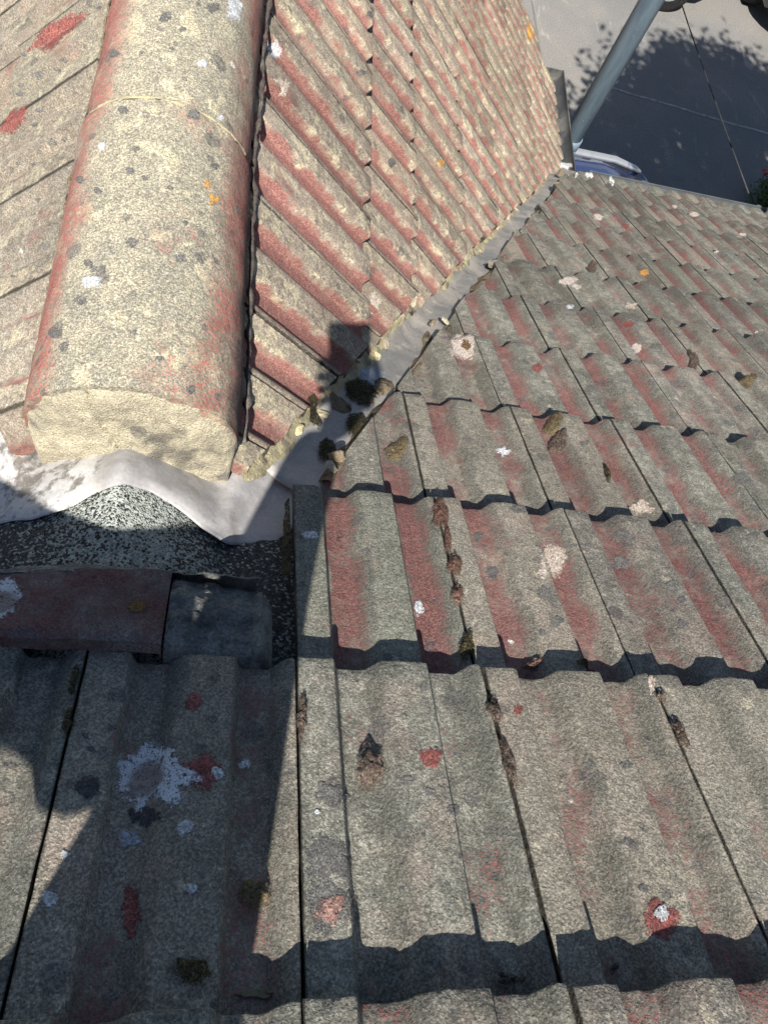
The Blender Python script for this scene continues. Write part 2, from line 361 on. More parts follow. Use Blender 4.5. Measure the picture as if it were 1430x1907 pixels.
# ------------------------------------------------------------------ roof frames
P = R(31.6814); Q = R(48.0119)
cp, sp, cq, sq = math.cos(P), math.sin(P), math.cos(Q), math.sin(Q)
XR, ZR = -0.205, -0.139
G = 0.30754; T = 0.0252; W = 0.2
def FM(U, V, N=0.0): return Vector((U, V * cp + N * sp, -V * sp + N * cp))
def FR(y, s, N=0.0): return Vector((XR + s * cq + N * sq, y, ZR - s * sq + N * cq))
def FL(y, s, N=0.0): return Vector((XR - s * cq - N * sq, y, ZR - s * sq + N * cq))
MM = Matrix(((1, 0, 0, 0), (0, cp, sp, 0), (0, -sp, cp, 0), (0, 0, 0, 1)))
def frame_r(y, s): # local x -> -Y, local y -> downslope
    return Matrix(((0, cq, sq, 0), (-1, 0, 0, y), (0, -sq, cq, 0), (0, 0, 0, 1))) @ Matrix.Translation((0, s, 0)) if False else \
        Matrix.Translation((XR, y, ZR)) @ Matrix(((0, cq, sq, 0), (-1, 0, 0, 0), (0, -sq, cq, 0), (0, 0, 0, 1))) @ Matrix.Translation((0, s, 0))
def frame_l(y, s):
    return Matrix.Translation((XR, y, ZR)) @ Matrix(((0, -cq, -sq, 0), (1, 0, 0, 0), (0, -sq, cq, 0), (0, 0, 0, 1))) @ Matrix.Translation((0, s, 0))

# profile of a 100 mm roll: high pan, steep drop, channel, gentler rise
PR = [(0, 0), (.0345, 0), (.0385, -.0010), (.0405, -.0040), (.0432, -.0128), (.0455, -.0154), (.049, -.0165), (.070, -.0165), (.0750, -.0150), (.0860, -.0028), (.0895, -.0006), (.0925, 0)]
PROFILE = [(a - .0, b) for a, b in PR] + [(a + .1, b) for a, b in PR] + [(.2, 0)]
def prof(u):
    u = (u % .1)
    for (a, ha), (b, hb) in zip(PR, PR[1:] + [(.1, 0)]):
        if a <= u <= b: return lerp(ha, hb, (u - a) / (b - a + 1e-9))
    return 0
def tile_bm(g, head=.03, u0=0, u1=.2, gap=.0016, thick=.017, seed=0, t=T, rough=False):
    rnd = random.Random(seed)
    xs = [u0 + gap] + [a for a, _ in PROFILE if u0 + gap < a < u1 - gap] + [u1 - gap]
    if rough:
        q = []
        for a, b in zip(xs, xs[1:]):
            q.append(a)
            n = max(1, int((b - a) / .006))
            for k in range(1, n): q.append(lerp(a, b, k / n))
        q.append(xs[-1]); xs = q
    rows = []
    vv = [-head] + ([g * k / 14 for k in range(1, 14)] if rough else [g * .5]) + [g - .004, g - .0012, g]
    for v in vv:
        r = []
        for i, x in enumerate(xs):
            z = t * v / g + prof(x)
            if v > g - .0035: z -= .0010
            if v > g - .001: z -= .0024
            jx = 0; jv = 0
            if rough:
                z += .0011 * mnoise.noise(Vector((x * 45 + seed * 3.1, v * 30, seed))) + .0004 * mnoise.noise(Vector((x * 160, v * 160, seed * 2.)))
                if v > g - .0035: jv = .0017 * mnoise.noise(Vector((x * 60, seed * 5., 0))) + .0011 * mnoise.noise(Vector((x * 210, seed * 2., 4)))
                if i in (0, len(xs) - 1): jx = .0009 * mnoise.noise(Vector((v * 50, seed, i)))
            r.append((x + jx, v + jv, z))
        rows.append(r)
    last = rows[-1]
    rows.append([(x, v - .001, z - thick + .0034) for x, v, z in last])
    vs = [p for r in rows for p in r]; n = len(xs); fs = []
    for i in range(len(rows) - 1):
        for j in range(n - 1):
            a = i * n + j; fs.append((a, a + 1, a + n + 1, a + n))
    # side skirts
    for j in (0, n - 1):
        idx = [i * n + j for i in range(len(rows) - 1)]
        b0 = len(vs)
        for i in idx: x, v, z = vs[i]; vs.append((x, v, z - .016))
        for k in range(len(idx) - 1):
            q = (idx[k], idx[k + 1], b0 + k + 1, b0 + k)
            fs.append(q if j == 0 else q[::-1])
    bm = bmesh.new(); bv = [bm.verts.new(v) for v in vs]
    for f in fs:
        try: bm.faces.new([bv[i] for i in f])
        except ValueError: pass
    return bm
_tc = {}
def tile_mesh(g, head, seed, rough, u0=0, u1=.2):
    key = (round(g, 4), round(head, 3), seed, rough, round(u0, 3), round(u1, 3))
    if key not in _tc:
        me = bm_mesh("tile", tile_bm(g, head, u0, u1, seed=seed, rough=rough), True)
        me.polygons.foreach_set('use_smooth', [True] * len(me.polygons))
        me.set_sharp_from_angle(angle=R(24))
        _tc[key] = me
    return _tc[key]
def place_tile(parent, mat, base, u, g, head, seed, rough, cut=None, u0=0, u1=.2, jit=1.0, label=None):
    """base: matrix giving the roof frame whose local x is the course, y downslope; u course position"""
    rnd = random.Random(seed * 7919 + int(u * 1000) + 13)
    mw = base @ Matrix.Translation((u + rnd.uniform(-.0006, .0006) * jit, rnd.uniform(-.0022, .0022) * jit, rnd.uniform(-.0009, .0012) * jit)) @ \
        Matrix.Rotation(R(rnd.uniform(-.16, .16) * jit), 4, 'Z') @ Matrix.Rotation(R(rnd.uniform(-.25, .25) * jit), 4, 'Y')
    variant = rnd.randrange(6)
    if cut is None:
        me = tile_mesh(g, head, variant, rough, u0, u1)
    else:
        # cut: list of (point, normal): keep the side the normal points to
        me0 = tile_mesh(g, head, variant, rough, u0, u1)
        inside = [all((mw @ v.co - p).dot(n) > 0 for p, n in cut) for v in me0.vertices]
        if not any(inside): return None
        if all(inside): me = me0
        else:
            bm = bmesh.new(); bm.from_mesh(me0); inv = mw.inverted()
            for p, n in cut:
                n = (n + Vector((mnoise.noise(mw.translation * 9) * .03, 0, 0)))
                pl = inv @ (p + Vector((mnoise.noise(mw.translation * 14) * .006,) * 2 + (0,))); nl = (inv.to_3x3() @ n).normalized()
                r = bmesh.ops.bisect_plane(bm, geom=list(bm.verts) + list(bm.edges) + list(bm.faces), plane_co=pl, plane_no=nl, clear_inner=True)
                es = [e for e in r['geom_cut'] if isinstance(e, bmesh.types.BMEdge)]
                if es:
                    ex = bmesh.ops.extrude_edge_only(bm, edges=es)
                    for v in [x for x in ex['geom'] if isinstance(x, bmesh.types.BMVert)]: v.co.z -= .013
            if len(bm.faces) < 4: bm.free(); return None
            a = sum(f.calc_area() for f in bm.faces)
            if a < .0012: bm.free(); return None
            me = bm_mesh("tile_cut", bm, True); me.set_sharp_from_angle(angle=R(24))
    o = bpy.data.objects.new("tile", me); COL.objects.link(o)
    if not me.materials: me.materials.append(mat)
    o.material_slots[0].link = 'OBJECT'; o.material_slots[0].material = mat
    o.parent = parent; o.matrix_basis = mw
    if label: o['label'] = label
    return o

# ------------------------------------------------------------------ ground
GZ = -4.6
def mat_ground():
    N = NT("asphalt_drive")
    a = N.noise(N.pos, .35, 5, .6); b = N.noise(N.pos, 3, 5, .65); g = N.noise(N.pos, 60, 3, .7); g2 = N.noise(N.pos, 160, 2)
    col = N.mix(N.ramp(a, .40, .60), (.165, .165, .165), (.20, .193, .182))
    col = N.mix(N.ramp(N.noise(N.vm('ADD', N.pos, (7, 3, 0)), .8, 5, .7, .8), .5, .68, 0, .5), col, (.235, .215, .195))
    col = N.mix(N.ramp(b, .55, .75, 0, .4), col, (.13, .13, .13))
    st = N.noise(N.vm('MULTIPLY', N.pos, (1.2, .5, 1)), 2.4, 5, .7, 1.5)
    col = N.mix(N.math('MULTIPLY', N.ramp(st, .58, .70), .6), col, (.34, .32, .295))
    wh = spots(N, N.pos, 5, .015, .06, .22, 3.3)
    col = N.mix(wh, col, (.60, .58, .55))
    col = N.scale(col, N.ramp(g, .3, .7, .78, 1.22)); col = N.scale(col, N.ramp(g2, .3, .7, .85, 1.15))
    return N.fin(col, .88, N.bump(N.math('ADD', g, g2), .006, .6), spec=.3)
M_GROUND = mat_ground()
bm = bmesh.new(); bmesh.ops.create_grid(bm, x_segments=4, y_segments=4, size=150)
gme = bm_mesh("ground", bm); link("ground", gme, M_GROUND, None, Matrix.Translation((0, 0, GZ)), kind="structure")
# pale joint line running across the shaded asphalt
a = hit_z(1140, 163, GZ + .004); b = hit_z(1420, 247, GZ + .004); d = (b - a)
M_JOINT = mat_simple("pale_joint", (.40, .38, .36), (.22, .21, .20), 14, .002, 90, .3)
pts = [[], []]
for k in range(60):
    t = -.12 + 1.6 * k / 59; c = a + d * t; n = Vector((-d.y, d.x, 0)).normalized()
    wd = .012 + .012 * abs(fbm(c, 3)); c += n * .02 * fbm(c, 1.3)
    pts[0].append(c - n * wd); pts[1].append(c + n * wd)
link("repair_joint", grid("repair_joint", pts), M_JOINT, None, None, kind="structure")

# ------------------------------------------------------------------ main house: walls, deck
house = empty("house", (0, 0, 0), label="main house roof of weathered grey and red ribbed tiles sloping down to the drive", cat="house")
wing = empty("house_wing", (0, 0, 0), label="projecting wing roof of cream and red ribbed tiles with round ridge", cat="house wing")
def slab(name, pts, th, mat, parent):
    n = (pts[1] - pts[0]).cross(pts[2] - pts[0]).normalized()
    if n.z < 0: pts = pts[::-1]; n = -n
    k = len(pts); vs = pts + [p - n * th for p in pts]
    fs = [tuple(range(k)), tuple(range(2 * k - 1, k - 1, -1))] + [((i + 1) % k, i, i + k, (i + 1) % k + k) for i in range(k)]
    return link(name, mesh(name, vs, fs), mat, parent)
VE = 3.53            # eave of the main slope
RV = -0.66           # main ridge (behind the camera)
UX = 3.4             # right end of what is built
UL = -3.2
slab("roof_deck", [FM(UL, RV, -.036), FM(UX, RV, -.036), FM(UX, VE - .03, -.036), FM(UL, VE - .03, -.036)], .02, M_DECK, house)
ry = RV * cp; rz = -RV * sp
# back slope (behind the photographer)
def FB(U, V, N=0.0): return Vector((U, 2 * ry - (V * cp + N * sp), -V * sp + N * cp))
slab("back_slope", [FB(UL, RV, 0), FB(UX, RV, 0), FB(UX, 3.6, 0), FB(UL, 3.6, 0)], .05, M_MAIN, house)
def bx(name, lo, hi, mat, parent, bev=0, **k):
    bm = bmesh.new(); box_bm(bm, lo, hi, bev); return link(name, bm_mesh(name, bm), mat, parent, **k)
bx("wall", (UL, 2 * ry - 2.85, GZ), (UX - .05, 2.86, -1.95), M_WALL, house)
bx("fascia", (1.60, 3.06, -2.08), (UX, 3.085, -1.955), M_FASCIA, house)
bx("soffit", (1.60, 2.86, -2.085), (UX, 3.06, -2.07), M_FASCIA, house)
WY1 = 3.98
# wing deck slabs (clipped along the valleys)
def vy(x): return 1.799 * abs(x - XR) + .565 + (0.0)   # valley line in plan
se = 2.56
slab("wing_deck", [FR(vy(XR) + .05, 0, -.035), FR(WY1, 0, -.035), FR(WY1, se, -.035), FR(vy(XR + se * cq) + .02, se, -.035)], .02, M_DECK, wing)
slab("wing_deck", [FL(vy(XR) + .05, 0, -.035), FL(WY1, 0, -.035), FL(WY1, se, -.035), FL(vy(XR - se * cq) + .02, se, -.035)], .02, M_DECK, wing)
bmw = bmesh.new()
gz = ZR - 1.62 * sq / cq * 1.0
vs = [(-1.70, 2.9, GZ), (1.30, 2.9, GZ), (1.30, 3.88, GZ), (-1.70, 3.88, GZ)]
zt = ZR - (1.505) * sq / cq - .06
vt = [(-1.70, 2.9, zt), (1.30, 2.9, zt), (1.30, 3.88, zt), (-1.70, 3.88, zt)]
ap = [(XR, 2.9, ZR - .07), (XR, 3.88, ZR - .07)]
vv = vs + vt + ap
me = mesh("wall", vv, [(0, 1, 5, 4), (1, 2, 6, 5), (2, 3, 7, 6), (3, 0, 4, 7), (4, 5, 8), (6, 7, 9)])
link("wall", me, M_WALL, wing)
bx("fascia", (1.475, 3.30, -2.20), (1.50, WY1, -2.075), M_FASCIA, wing)
bx("soffit", (1.30, 3.30, -2.205), (1.475, WY1, -2.19), M_FASCIA, wing)

# ------------------------------------------------------------------ height of the flashing surfaces
def zmain(y, n=0): return -y * sp / cp + n / cp
def hs(x, y):
    """soft ridge where the wing deck dies into the main slope"""
    zm = zmain(y); zw = ZR - abs(x - XR) * sq / cq + .004
    r = zw - zm; k = .006
    r = .5 * (r + math.sqrt(r * r + 4 * k * k))
    d = abs(x - XR); A = .088 * (1 - math.sqrt((d / .115) ** 2 + .0016) + .04) if d < .12 else 0
    A = max(.002, A * lerp(.30, 1, sst(.37, .52, y))); rise = r * A / (r ** 4 + A ** 4) ** .25
    wz = sst(.105, .15, d)
    rr = min(r, .35) - .024
    return zm + lerp(rise, rr, wz)
def hit_fun(px, py, fun):
    r = ray(px, py); lo, hi = .3, 6.0
    for _ in range(60):
        m = (lo + hi) / 2; p = CAM + r * m
        if p.z > fun(p.x, p.y): lo = m
        else: hi = m
    return CAM + r * lo
# saddle flashing: lower edge read along its real outline
LOW = [hit_fun(x, y, hs) for x, y in [(-60, 985), (0, 972), (60, 966), (129, 945), (180, 915), (216, 903), (240, 899), (274, 909), (337, 949), (376, 984), (423, 1008), (480, 1010), (545, 1009)]]
LOW = [Vector((-.75, LOW[0].y + .50, 0))] + LOW
def low_y(x):
    if x <= LOW[0].x: return LOW[0].y
    for a, b in zip(LOW, LOW[1:]):
        if a.x <= x <= b.x: return lerp(a.y, b.y, (x - a.x) / (b.x - a.x + 1e-9))
    return LOW[-1].y
cols = []
x = -.62
while x < .075:
    yl = (low_y(x) if x < .002 else 1.772 * x + .452) + .0025 * fbm((x, 0, 3), 30)
    yu = max(.64, 1.733 * (abs(x - XR)) + .285 + .035) if x > XR else max(.64, 1.733 * abs(x - XR) + .285 + .02)
    yu = max(yl + .06, min(yu, .80)) if x > -.34 else min(yl + .16, 1.733 * abs(x - XR) + .285 + .02)
    c = []
    for k in range(41):
        t = k / 40; y = lerp(yl, yu, t)
        z = hs(x, y) - .006 * sst(-.12, -.04, x) + .0026 * fbm((x, y, 0), 13) + .0011 * fbm((x, y, 2), 48) - .0016 * max(0, 1 - abs(fbm((x, y, 7), 9, 2)) * 16)
        if k < 3: z -= .0045 * (1 - k / 3)
        c.append(Vector((x, y, z + .002 - .013 * sst(.0, .07, x))))
    cols.append(c); x += .0075
saddle = link("saddle_flashing", grid("saddle_flashing", cols, True, .0012), M_LEAD, wing, label="pale grey lead saddle draped below the ridge end")
# mineral felt mound under it
rows = []
for i in range(90):
    x = -.62 + .64 * i / 89; c = []
    for k in range(46):
        y = lerp(.19, .56, k / 45); 
        z = hs(x, y) - .008 - .014 * sst(-.13, -.06, x) + .0016 * fbm((x, y, 5), 60, 3) + .0008 * mnoise.noise(Vector((x, y, 0)) * 420)
        c.append(Vector((x, y, max(z, zmain(y) - .030 + .0016 * fbm((x, y, 5), 60, 3)))))
    rows.append(c)
link("mineral_felt", grid("mineral_felt", rows, True), M_FELT, wing, label="gritty black felt with pale chippings below the lead")
# valley flashing (right)
def valley(sign, name, x1):
    rows = []
    dv = Vector((1, 1.765)).normalized(); nv = Vector((-dv.y, dv.x))
    n = 150
    L = x1 / dv.x
    for i in range(n):
        s = L * i / (n - 1); cx = s * dv.x; cy = lerp(1.752 * (cx) + .555, 1.752 * cx + .565, 0)
        c = []
        for k in range(17):
            o = (k / 16 - .5) * .20
            X = cx + nv.x * o; Y = cy + nv.y * o
            zm = zmain(Y); zw = ZR - (X - XR) * sq / cq
            d = zm - zw; kk = .016
            z = .5 * (zm + zw + math.sqrt(d * d + kk * kk)) - .020
            # standing lip along the edges, dents
            z += .0040 * fbm((X, Y, 0), 10) + .0018 * fbm((X, Y, 1), 45) - .0028 * max(0, 1 - abs(fbm((X, Y, 5), 8, 2)) * 12)
            z += .0035 * math.exp(-((o - .004) / .004) ** 2)
            c.append(Vector((X if sign > 0 else 2 * XR - X, Y, z)))
        rows.append(c if sign > 0 else c[::-1])
    return link(name, grid(name, rows, True, .002), M_VALLEY, wing)
v = valley(1, "valley_flashing", 1.52); v['label'] = "grey sheet lining of the open valley between the slopes"
valley(-1, "valley_flashing", 1.0)

# ------------------------------------------------------------------ roof tiles
up = Vector((0, 0, 1))
def cutplane(a, b, sgn, inner): # plane containing line y=a*x+b (plan), vertical; sgn + keeps y > line
    p = Vector((0, b, 0)); n = Vector((-a, 1, 0)).normalized() * sgn
    return (p, n)
CUTM = cutplane(1.772, .471, -1, 0)
aL = -1.772; CUTML = (Vector((2 * XR, .471, 0)), Vector((1.772, 1, 0)).normalized() * -1)
CUTR = cutplane(1.733, .648, 1, 0)
CUTE = (Vector((0, .545, 0)), Vector((0, 1, 0)))
CUTL = (Vector((2 * XR, .640, 0)), Vector((1.733, 1, 0)).normalized())
OFF = {0: .001, 1: .0031, 2: .0015, 3: .0024, 4: -.0012, 5: -.0068}
ntile = 0
for k in range(-2, 12):
    g = G if k < 11 else VE - 11 * G
    base = MM @ Matrix.Translation((0, k * G, 0))
    y1 = (k + 1) * G * cp
    umin = max(0, (y1 - .471) / 1.772 - .45) if k >= 2 else (0 if k == 1 else -.8)
    umax = {-2: .8, -1: .8, 0: .95, 1: 1.15, 2: 1.35, 3: 1.6, 4: 1.9, 5: 2.2, 6: 2.5, 7: 2.8}.get(k, 3.0) + .4
    n0 = int(math.floor(umin / W)); n1 = int(math.ceil(umax / W))
    for n in range(n0, n1):
        u = n * W + OFF.get(k, .004 * math.sin(k * 2.1))
        hsh = fr(math.sin(k * 12.9898 + n * 78.233) * 43758.5)
        red_ = (k == -1 and n >= 1) or (k > 0 and hsh < .14)
        o = place_tile(house, M_MAINR if red_ else (M_MAINQ if k == 0 else M_MAIN), base, u, g, .035 if k > -2 else .0, k * 31 + n, k <= 3, None if k <= 1 else [CUTM])
        if o: ntile += 1
    if 1 <= k <= 3:
        for n in range(-8, -2):
            if k == 1 and n > -5: continue
            place_tile(house, M_MAIN, base, n * W, g, .035, k * 31 + n, False, [CUTML])
# wing right
SR = [.12, .5008, .7195, 1.0363, 1.342, 1.648, 1.954, 2.26, 2.566]
PH = [.0905, .0705, .0435, .0245, .005, -.014, -.03, -.05]
for j in range(8):
    g = SR[j + 1] - SR[j]
    ys = .79 + (PH[j] - .0905) 
    n0 = -2; n1 = 17
    for n in range(n0, n1 + 1):
        y = ys + n * W           # lower-y seam; local x runs to -Y so the tile origin is at y+W
        if y + W > WY1 + .01: continue
        if j == 0 and n < 0: continue
        place_tile(wing, M_WINGR if (j <= 1 and y < 1.15 + .2 * j) else M_WING, frame_r(y + W, SR[j]), 0, g, .03 if j else .0, 400 + j * 40 + n, j <= 2, [CUTR, CUTE], jit=1.0)
# cut half pieces beside the ridge end
for y, a in ((.69, 'x'), (.59, 'y')):
    place_tile(wing, M_WINGR, frame_r(y + .098, SR[0]), 0, SR[1] - SR[0], .0, 900 + int(y * 100), True, [CUTR, CUTE], u0=0, u1=.098)
place_tile(wing, M_WING, frame_r(.588, SR[0]), 0, SR[1] - SR[0], .0, 960, True, [CUTR, CUTE], u0=0, u1=.098)
# wing left
SLF = [.12, .44, .75, 1.06, 1.37, 1.68]
for j in range(5):
    g = SLF[j + 1] - SLF[j]
    for n in range(-2, 12):
        y = .60 + n * W + .03 * j
        place_tile(wing, M_WINGL, frame_l(y, SLF[j]), 0, g, .03 if j else 0, 700 + j * 40 + n, j <= 1, [CUTL, CUTE])
# ------------------------------------------------------------------ ridge tiles
XC = XR + .006
def ridge_half(y): return lerp(.1255, .1185, sst(.556, .985, y)) if y < .985 else .1135
def ridge_mid(y): return lerp(XC, XR - .001, sst(.556, .985, y))
def ridge_tile(y0, y1, rw=.126, rh=.118, zc=0.0, th=.016, seed=0, roughend=True):
    rows = []; n = 34; m = 40; inner = []
    zb = ZR - .13 * sq / cq + .034 + zc
    for i in range(m):
        t = i / (m - 1); y = lerp(y0, y1, t); r = []; q = []; rw = ridge_half(y - .001 if i == m - 1 else y); xm = ridge_mid(y)
        for k in range(n):
            a = math.pi * k / (n - 1)
            ca = math.cos(a); sa = max(0.0, math.sin(a))
            px = -ca * rw; pz = sa ** .9 * rh
            if sa <= .03: pz = -.004
            nn = .0022 * fbm((px * 3, y, seed), 14) + .0008 * fbm((px, pz, y + seed), 70)
            yy = y + (.0035 * fbm((px, pz, seed), 25) if i in (0, m - 1) else 0)
            edge = (.003 * fbm((y, seed, 1 if ca > 0 else 0), 60, 4)) if (k in (0, n - 1)) else 0
            r.append(Vector((xm + px * (1 + nn * 6), yy, zb + pz + nn + edge)))
            s_ = (rw - th) / rw
            q.append(Vector((xm + px * s_, yy, zb + max(-.006, pz * s_ - .002))))
        rows.append(r); inner.append(q)
    # closed shell
    vs = [p for r in rows for p in r] + [p for r in inner for p in r]; N0 = n * m; fs = []
    for i in range(m - 1):
        for k in range(n - 1):
            a = i * n + k; fs.append((a, a + 1, a + n + 1, a + n)); fs.append((N0 + a, N0 + a + n, N0 + a + n + 1, N0 + a + 1))
    for k in range(n - 1):
        fs.append((k + 1, k, N0 + k, N0 + k + 1)); a = (m - 1) * n + k; fs.append((a, a + 1, N0 + a + 1, N0 + a))
    for i in range(m - 1):
        for k in (0, n - 1):
            a = i * n + k; f = (a, a + n, N0 + a + n, N0 + a); fs.append(f if k == 0 else f[::-1])
    me = mesh("ridge_tile", vs, fs, True); me.set_sharp_from_angle(angle=R(55)); return me
RY = [.556, .985, 1.432, 1.88, 2.33, 2.78, 3.23, 3.70, 4.0]
for i in range(8):
    link("ridge_tile", ridge_tile(RY[i] + (.0015 if i else 0), RY[i + 1] - .0015, .126 + .0012 * (i % 2), .117 - .004 * (i > 0), -.0008 * i, seed=i * 3.3), M_RIDGE, wing)
# pale mortar in the ridge joints
def joint(y, seed):
    pts = []; rr = []
    for k in range(90):
        a = math.pi * (.06 + .80 * k / 89)
        pts.append(Vector((ridge_mid(y) - math.cos(a) * .119, y + .003 * fbm((a, seed, 0), 3), ZR - .13 * sq / cq + .034 + math.sin(a) ** .9 * .1165)))
        rr.append(max(.0003, .0016 + .0030 * fbm((a, seed, 2), 9)))
    return tube_mesh("joint_mortar", pts, rr, 8)
for i in range(1, 4): link("joint_mortar", joint(RY[i], i), M_MORTAR_OLD, wing)
# ridge end mortar: bulging face with a notch over the lead crest
zb = ZR - .13 * sq / cq + .034
def endmortar():
    rows = []; m = 34; n = 130
    for i in range(n):
        a = math.pi * i / (n - 1); ca = math.cos(a); sa = max(0.0, math.sin(a))
        top = Vector((XC - ca * .124, .556, zb + sa ** .9 * .112))
        # bottom contour follows the flashing
        bx_ = XC - ca * .118
        bot = Vector((bx_, .542, hs(bx_, .535) - .001))
        if top.z < bot.z: top.z = bot.z + .001
        c = []
        for k in range(m):
            t = k / (m - 1); p = top.lerp(bot, t)
            bul = .005 * math.sin(math.pi * min(1, t * 1.02)) ** .5 + .014 * t
            nn = .006 * fbm(p, 14) + .0034 * fbm(p, 48) + .0012 * fbm(p, 130)
            # crack
            cr = abs((p.x - (-.235)) - .028 * (t - .3) - .004 * fbm(p, 60))
            nn -= .006 * math.exp(-(cr / .0018) ** 2) * (1 if t < .98 else 0)
            edge = 1 - math.exp(-min(i, n - 1 - i) / 4.0)
            p = p + Vector((0, -(bul + nn) * edge + .004, .0015 * fbm(p, 30) if k else .0025 * fbm(p, 50)))
            c.append(p)
        rows.append(c)
    return grid("end_mortar", rows, True)
link("end_mortar", endmortar(), M_MORTAR, wing, label="cream mortar plugging the round ridge end")
# ragged bedding lip on both sides of the ridge
M_LIP = mat_simple("shadow_toned_bedding", (.055, .045, .042), (.10, .085, .075), 60, .004, 400, .5, c3=(.16, .14, .12))  # rough dark edge, with the shadow beneath it painted into the colour
def bedding(side, mat, rad, y0=.56, y1=2.6):
    pts = []; rr = []; n = int((y1 - y0) / .008)
    for i in range(n):
        y = lerp(y0, y1, i / (n - 1)); s = (ridge_half(y) + side * (ridge_mid(y) - XR) - .001) / cq
        c = (FR if side > 0 else FL)(y, s, .012 + .004 * fbm((y, side, 0), 9)); c.x += side * .003 * fbm((y, 1, side), 30)
        pts.append(c); rr.append(rad * (1 + 1.6 * fbm((y, 3, side), 48, 5)) * sst(-.01, .06, y - y0))
    return link("bedding_mortar", tube_mesh("bedding_mortar", pts, [max(.002, r) for r in rr], 7), mat, wing)
bedding(1, M_LIP, .0032, .575); bedding(-1, M_BROWNM, .0022, .57)

# mortar fillets along the valley cuts
def fillet(line, mat, name, rad, lift, frame_z, x0, x1, parent, seed):
    pts = []; rr = []; n = int((x1 - x0) / .005)
    for i in range(n):
        x = lerp(x0, x1, i / (n - 1)); y = line[0] * x + line[1]
        n2 = Vector((-line[0], 1)).normalized() * (.005 * fbm((x, y, seed), 24, 4))
        X, Y = x + n2.x, y + n2.y
        pts.append(Vector((X, Y, frame_z(X, Y) + lift + .002 * fbm((x, seed, 0), 30)))); rr.append(max(.0015, rad * (1 + 1.1 * fbm((x, seed, 2), 34, 4))))
    return link(name, tube_mesh(name, pts, rr, 7), mat, parent)
zwr = lambda X, Y: ZR - (X - XR) * sq / cq
def lead_z(x, y):
    zm = zmain(y); zw = ZR - (x - XR) * sq / cq; d = zm - zw
    v = .5 * (zm + zw + math.sqrt(d * d + .016 ** 2)) - .020
    return max(v, hs(x, y) - .004) if x < .06 else v
def ragged_bed(name, a, b, sgn, ztop, mat, parent, x0, x1, wid, seed, lift=-.012):
    """crumbling mortar wedge between the cut tile edge and the lead; sgn: side of the line on which the lead lies"""
    n = int((x1 - x0) / .0035); nv = Vector((-a, 1)).normalized() * sgn; rows = []
    for i in range(n):
        x = lerp(x0, x1, i / (n - 1)); y = a * x + b
        w_ = wid * max(.12, .75 + 1.5 * fbm((x, seed, 2), 15, 5)); r = []
        for k in range(9):
            t = k / 8; o = -.010 + t * (.010 + w_)
            X = x + nv.x * o; Y = y + nv.y * o
            zt = ztop(X - nv.x * max(0, o), Y - nv.y * max(0, o)) + lift; zb_ = lead_z(X, Y) - .001
            z = lerp(zt, zb_, sst(.30, 1, t)) + (.0028 * fbm((X, Y, seed), 60, 4) + .0014 * fbm((X, Y, seed), 190, 2)) * (1 if t < .95 else .2)
            if t < .9: z = max(z, zb_ + .0015)
            r.append(Vector((X, Y, z)))
        rows.append(r)
    me = grid(name, rows, False)
    link(name, me, mat, parent)
ragged_bed("valley_mortar", 1.733, .648, -1, zwr, M_MORTAR_OLD, wing, -.062, 1.40, .012, 1.5)
ragged_bed("valley_mortar", 1.772, .471, 1, lambda X, Y: zmain(Y), M_BROWNM, house, .055, 1.22, .0110, 2.5, .002)

def blob_mesh(name, rx, ry, h, seed, n=26, rings=9, rough=.35, gran=.0, flat=False, surf=None, hole=0):
    """irregular cushion in local x,y; z up. surf(x,y) adds the height of what it grows on"""
    vs = []; fs = []
    for i in range(rings + 1):
        t = i / rings
        for k in range(n):
            a = 2 * math.pi * k / n
            rr = 1 + rough * fbm((math.cos(a) * .9, math.sin(a) * .9, seed), 1.3, 4) * 1.3
            x = math.cos(a) * rx * rr * t; y = math.sin(a) * ry * rr * t
            if flat: z = h * (1 if t < .9 else (0 if t < .99 else -1.2))
            else: z = h * math.sqrt(max(0, 1 - t * t)) - (h * .25 if i == rings else 0)
            if gran and i < rings: z += gran * mnoise.noise(Vector((x, y, seed)) * 330) + gran * 1.3 * mnoise.noise(Vector((x, y, seed)) * 140)
            if surf: z += surf(x, y)
            vs.append((x, y, z))
    for i in range(rings):
        for k in range(n):
            k2 = (k + 1) % n; a, b = i * n + k, i * n + k2
            if i == 0: fs.append((a, (i + 1) * n + k, (i + 1) * n + k2))
            else: fs.append((a, (i + 1) * n + k, (i + 1) * n + k2, b))
    me = mesh(name, vs, fs, True)
    at = me.attributes.new('edge', 'FLOAT', 'POINT'); at.data.foreach_set('value', [(i // n) / rings for i in range(len(vs))])
    return me
def tile_surface(U, V):
    k = math.floor(V / G); return T * (V / G - k) + prof(U - OFF.get(k, 0)) if V >= 0 else T * (V / G - k) + prof(U)
def on_main(px, py):
    h = .015
    for _ in range(4):
        p = hit(px, py, (0, sp, cp), h); U, V = p.x, p.y * cp - p.z * sp; h = tile_surface(U, V)
    return U, V, p
def px_rad(p, r): return r / FPX * (RC @ (p - CAM)).z

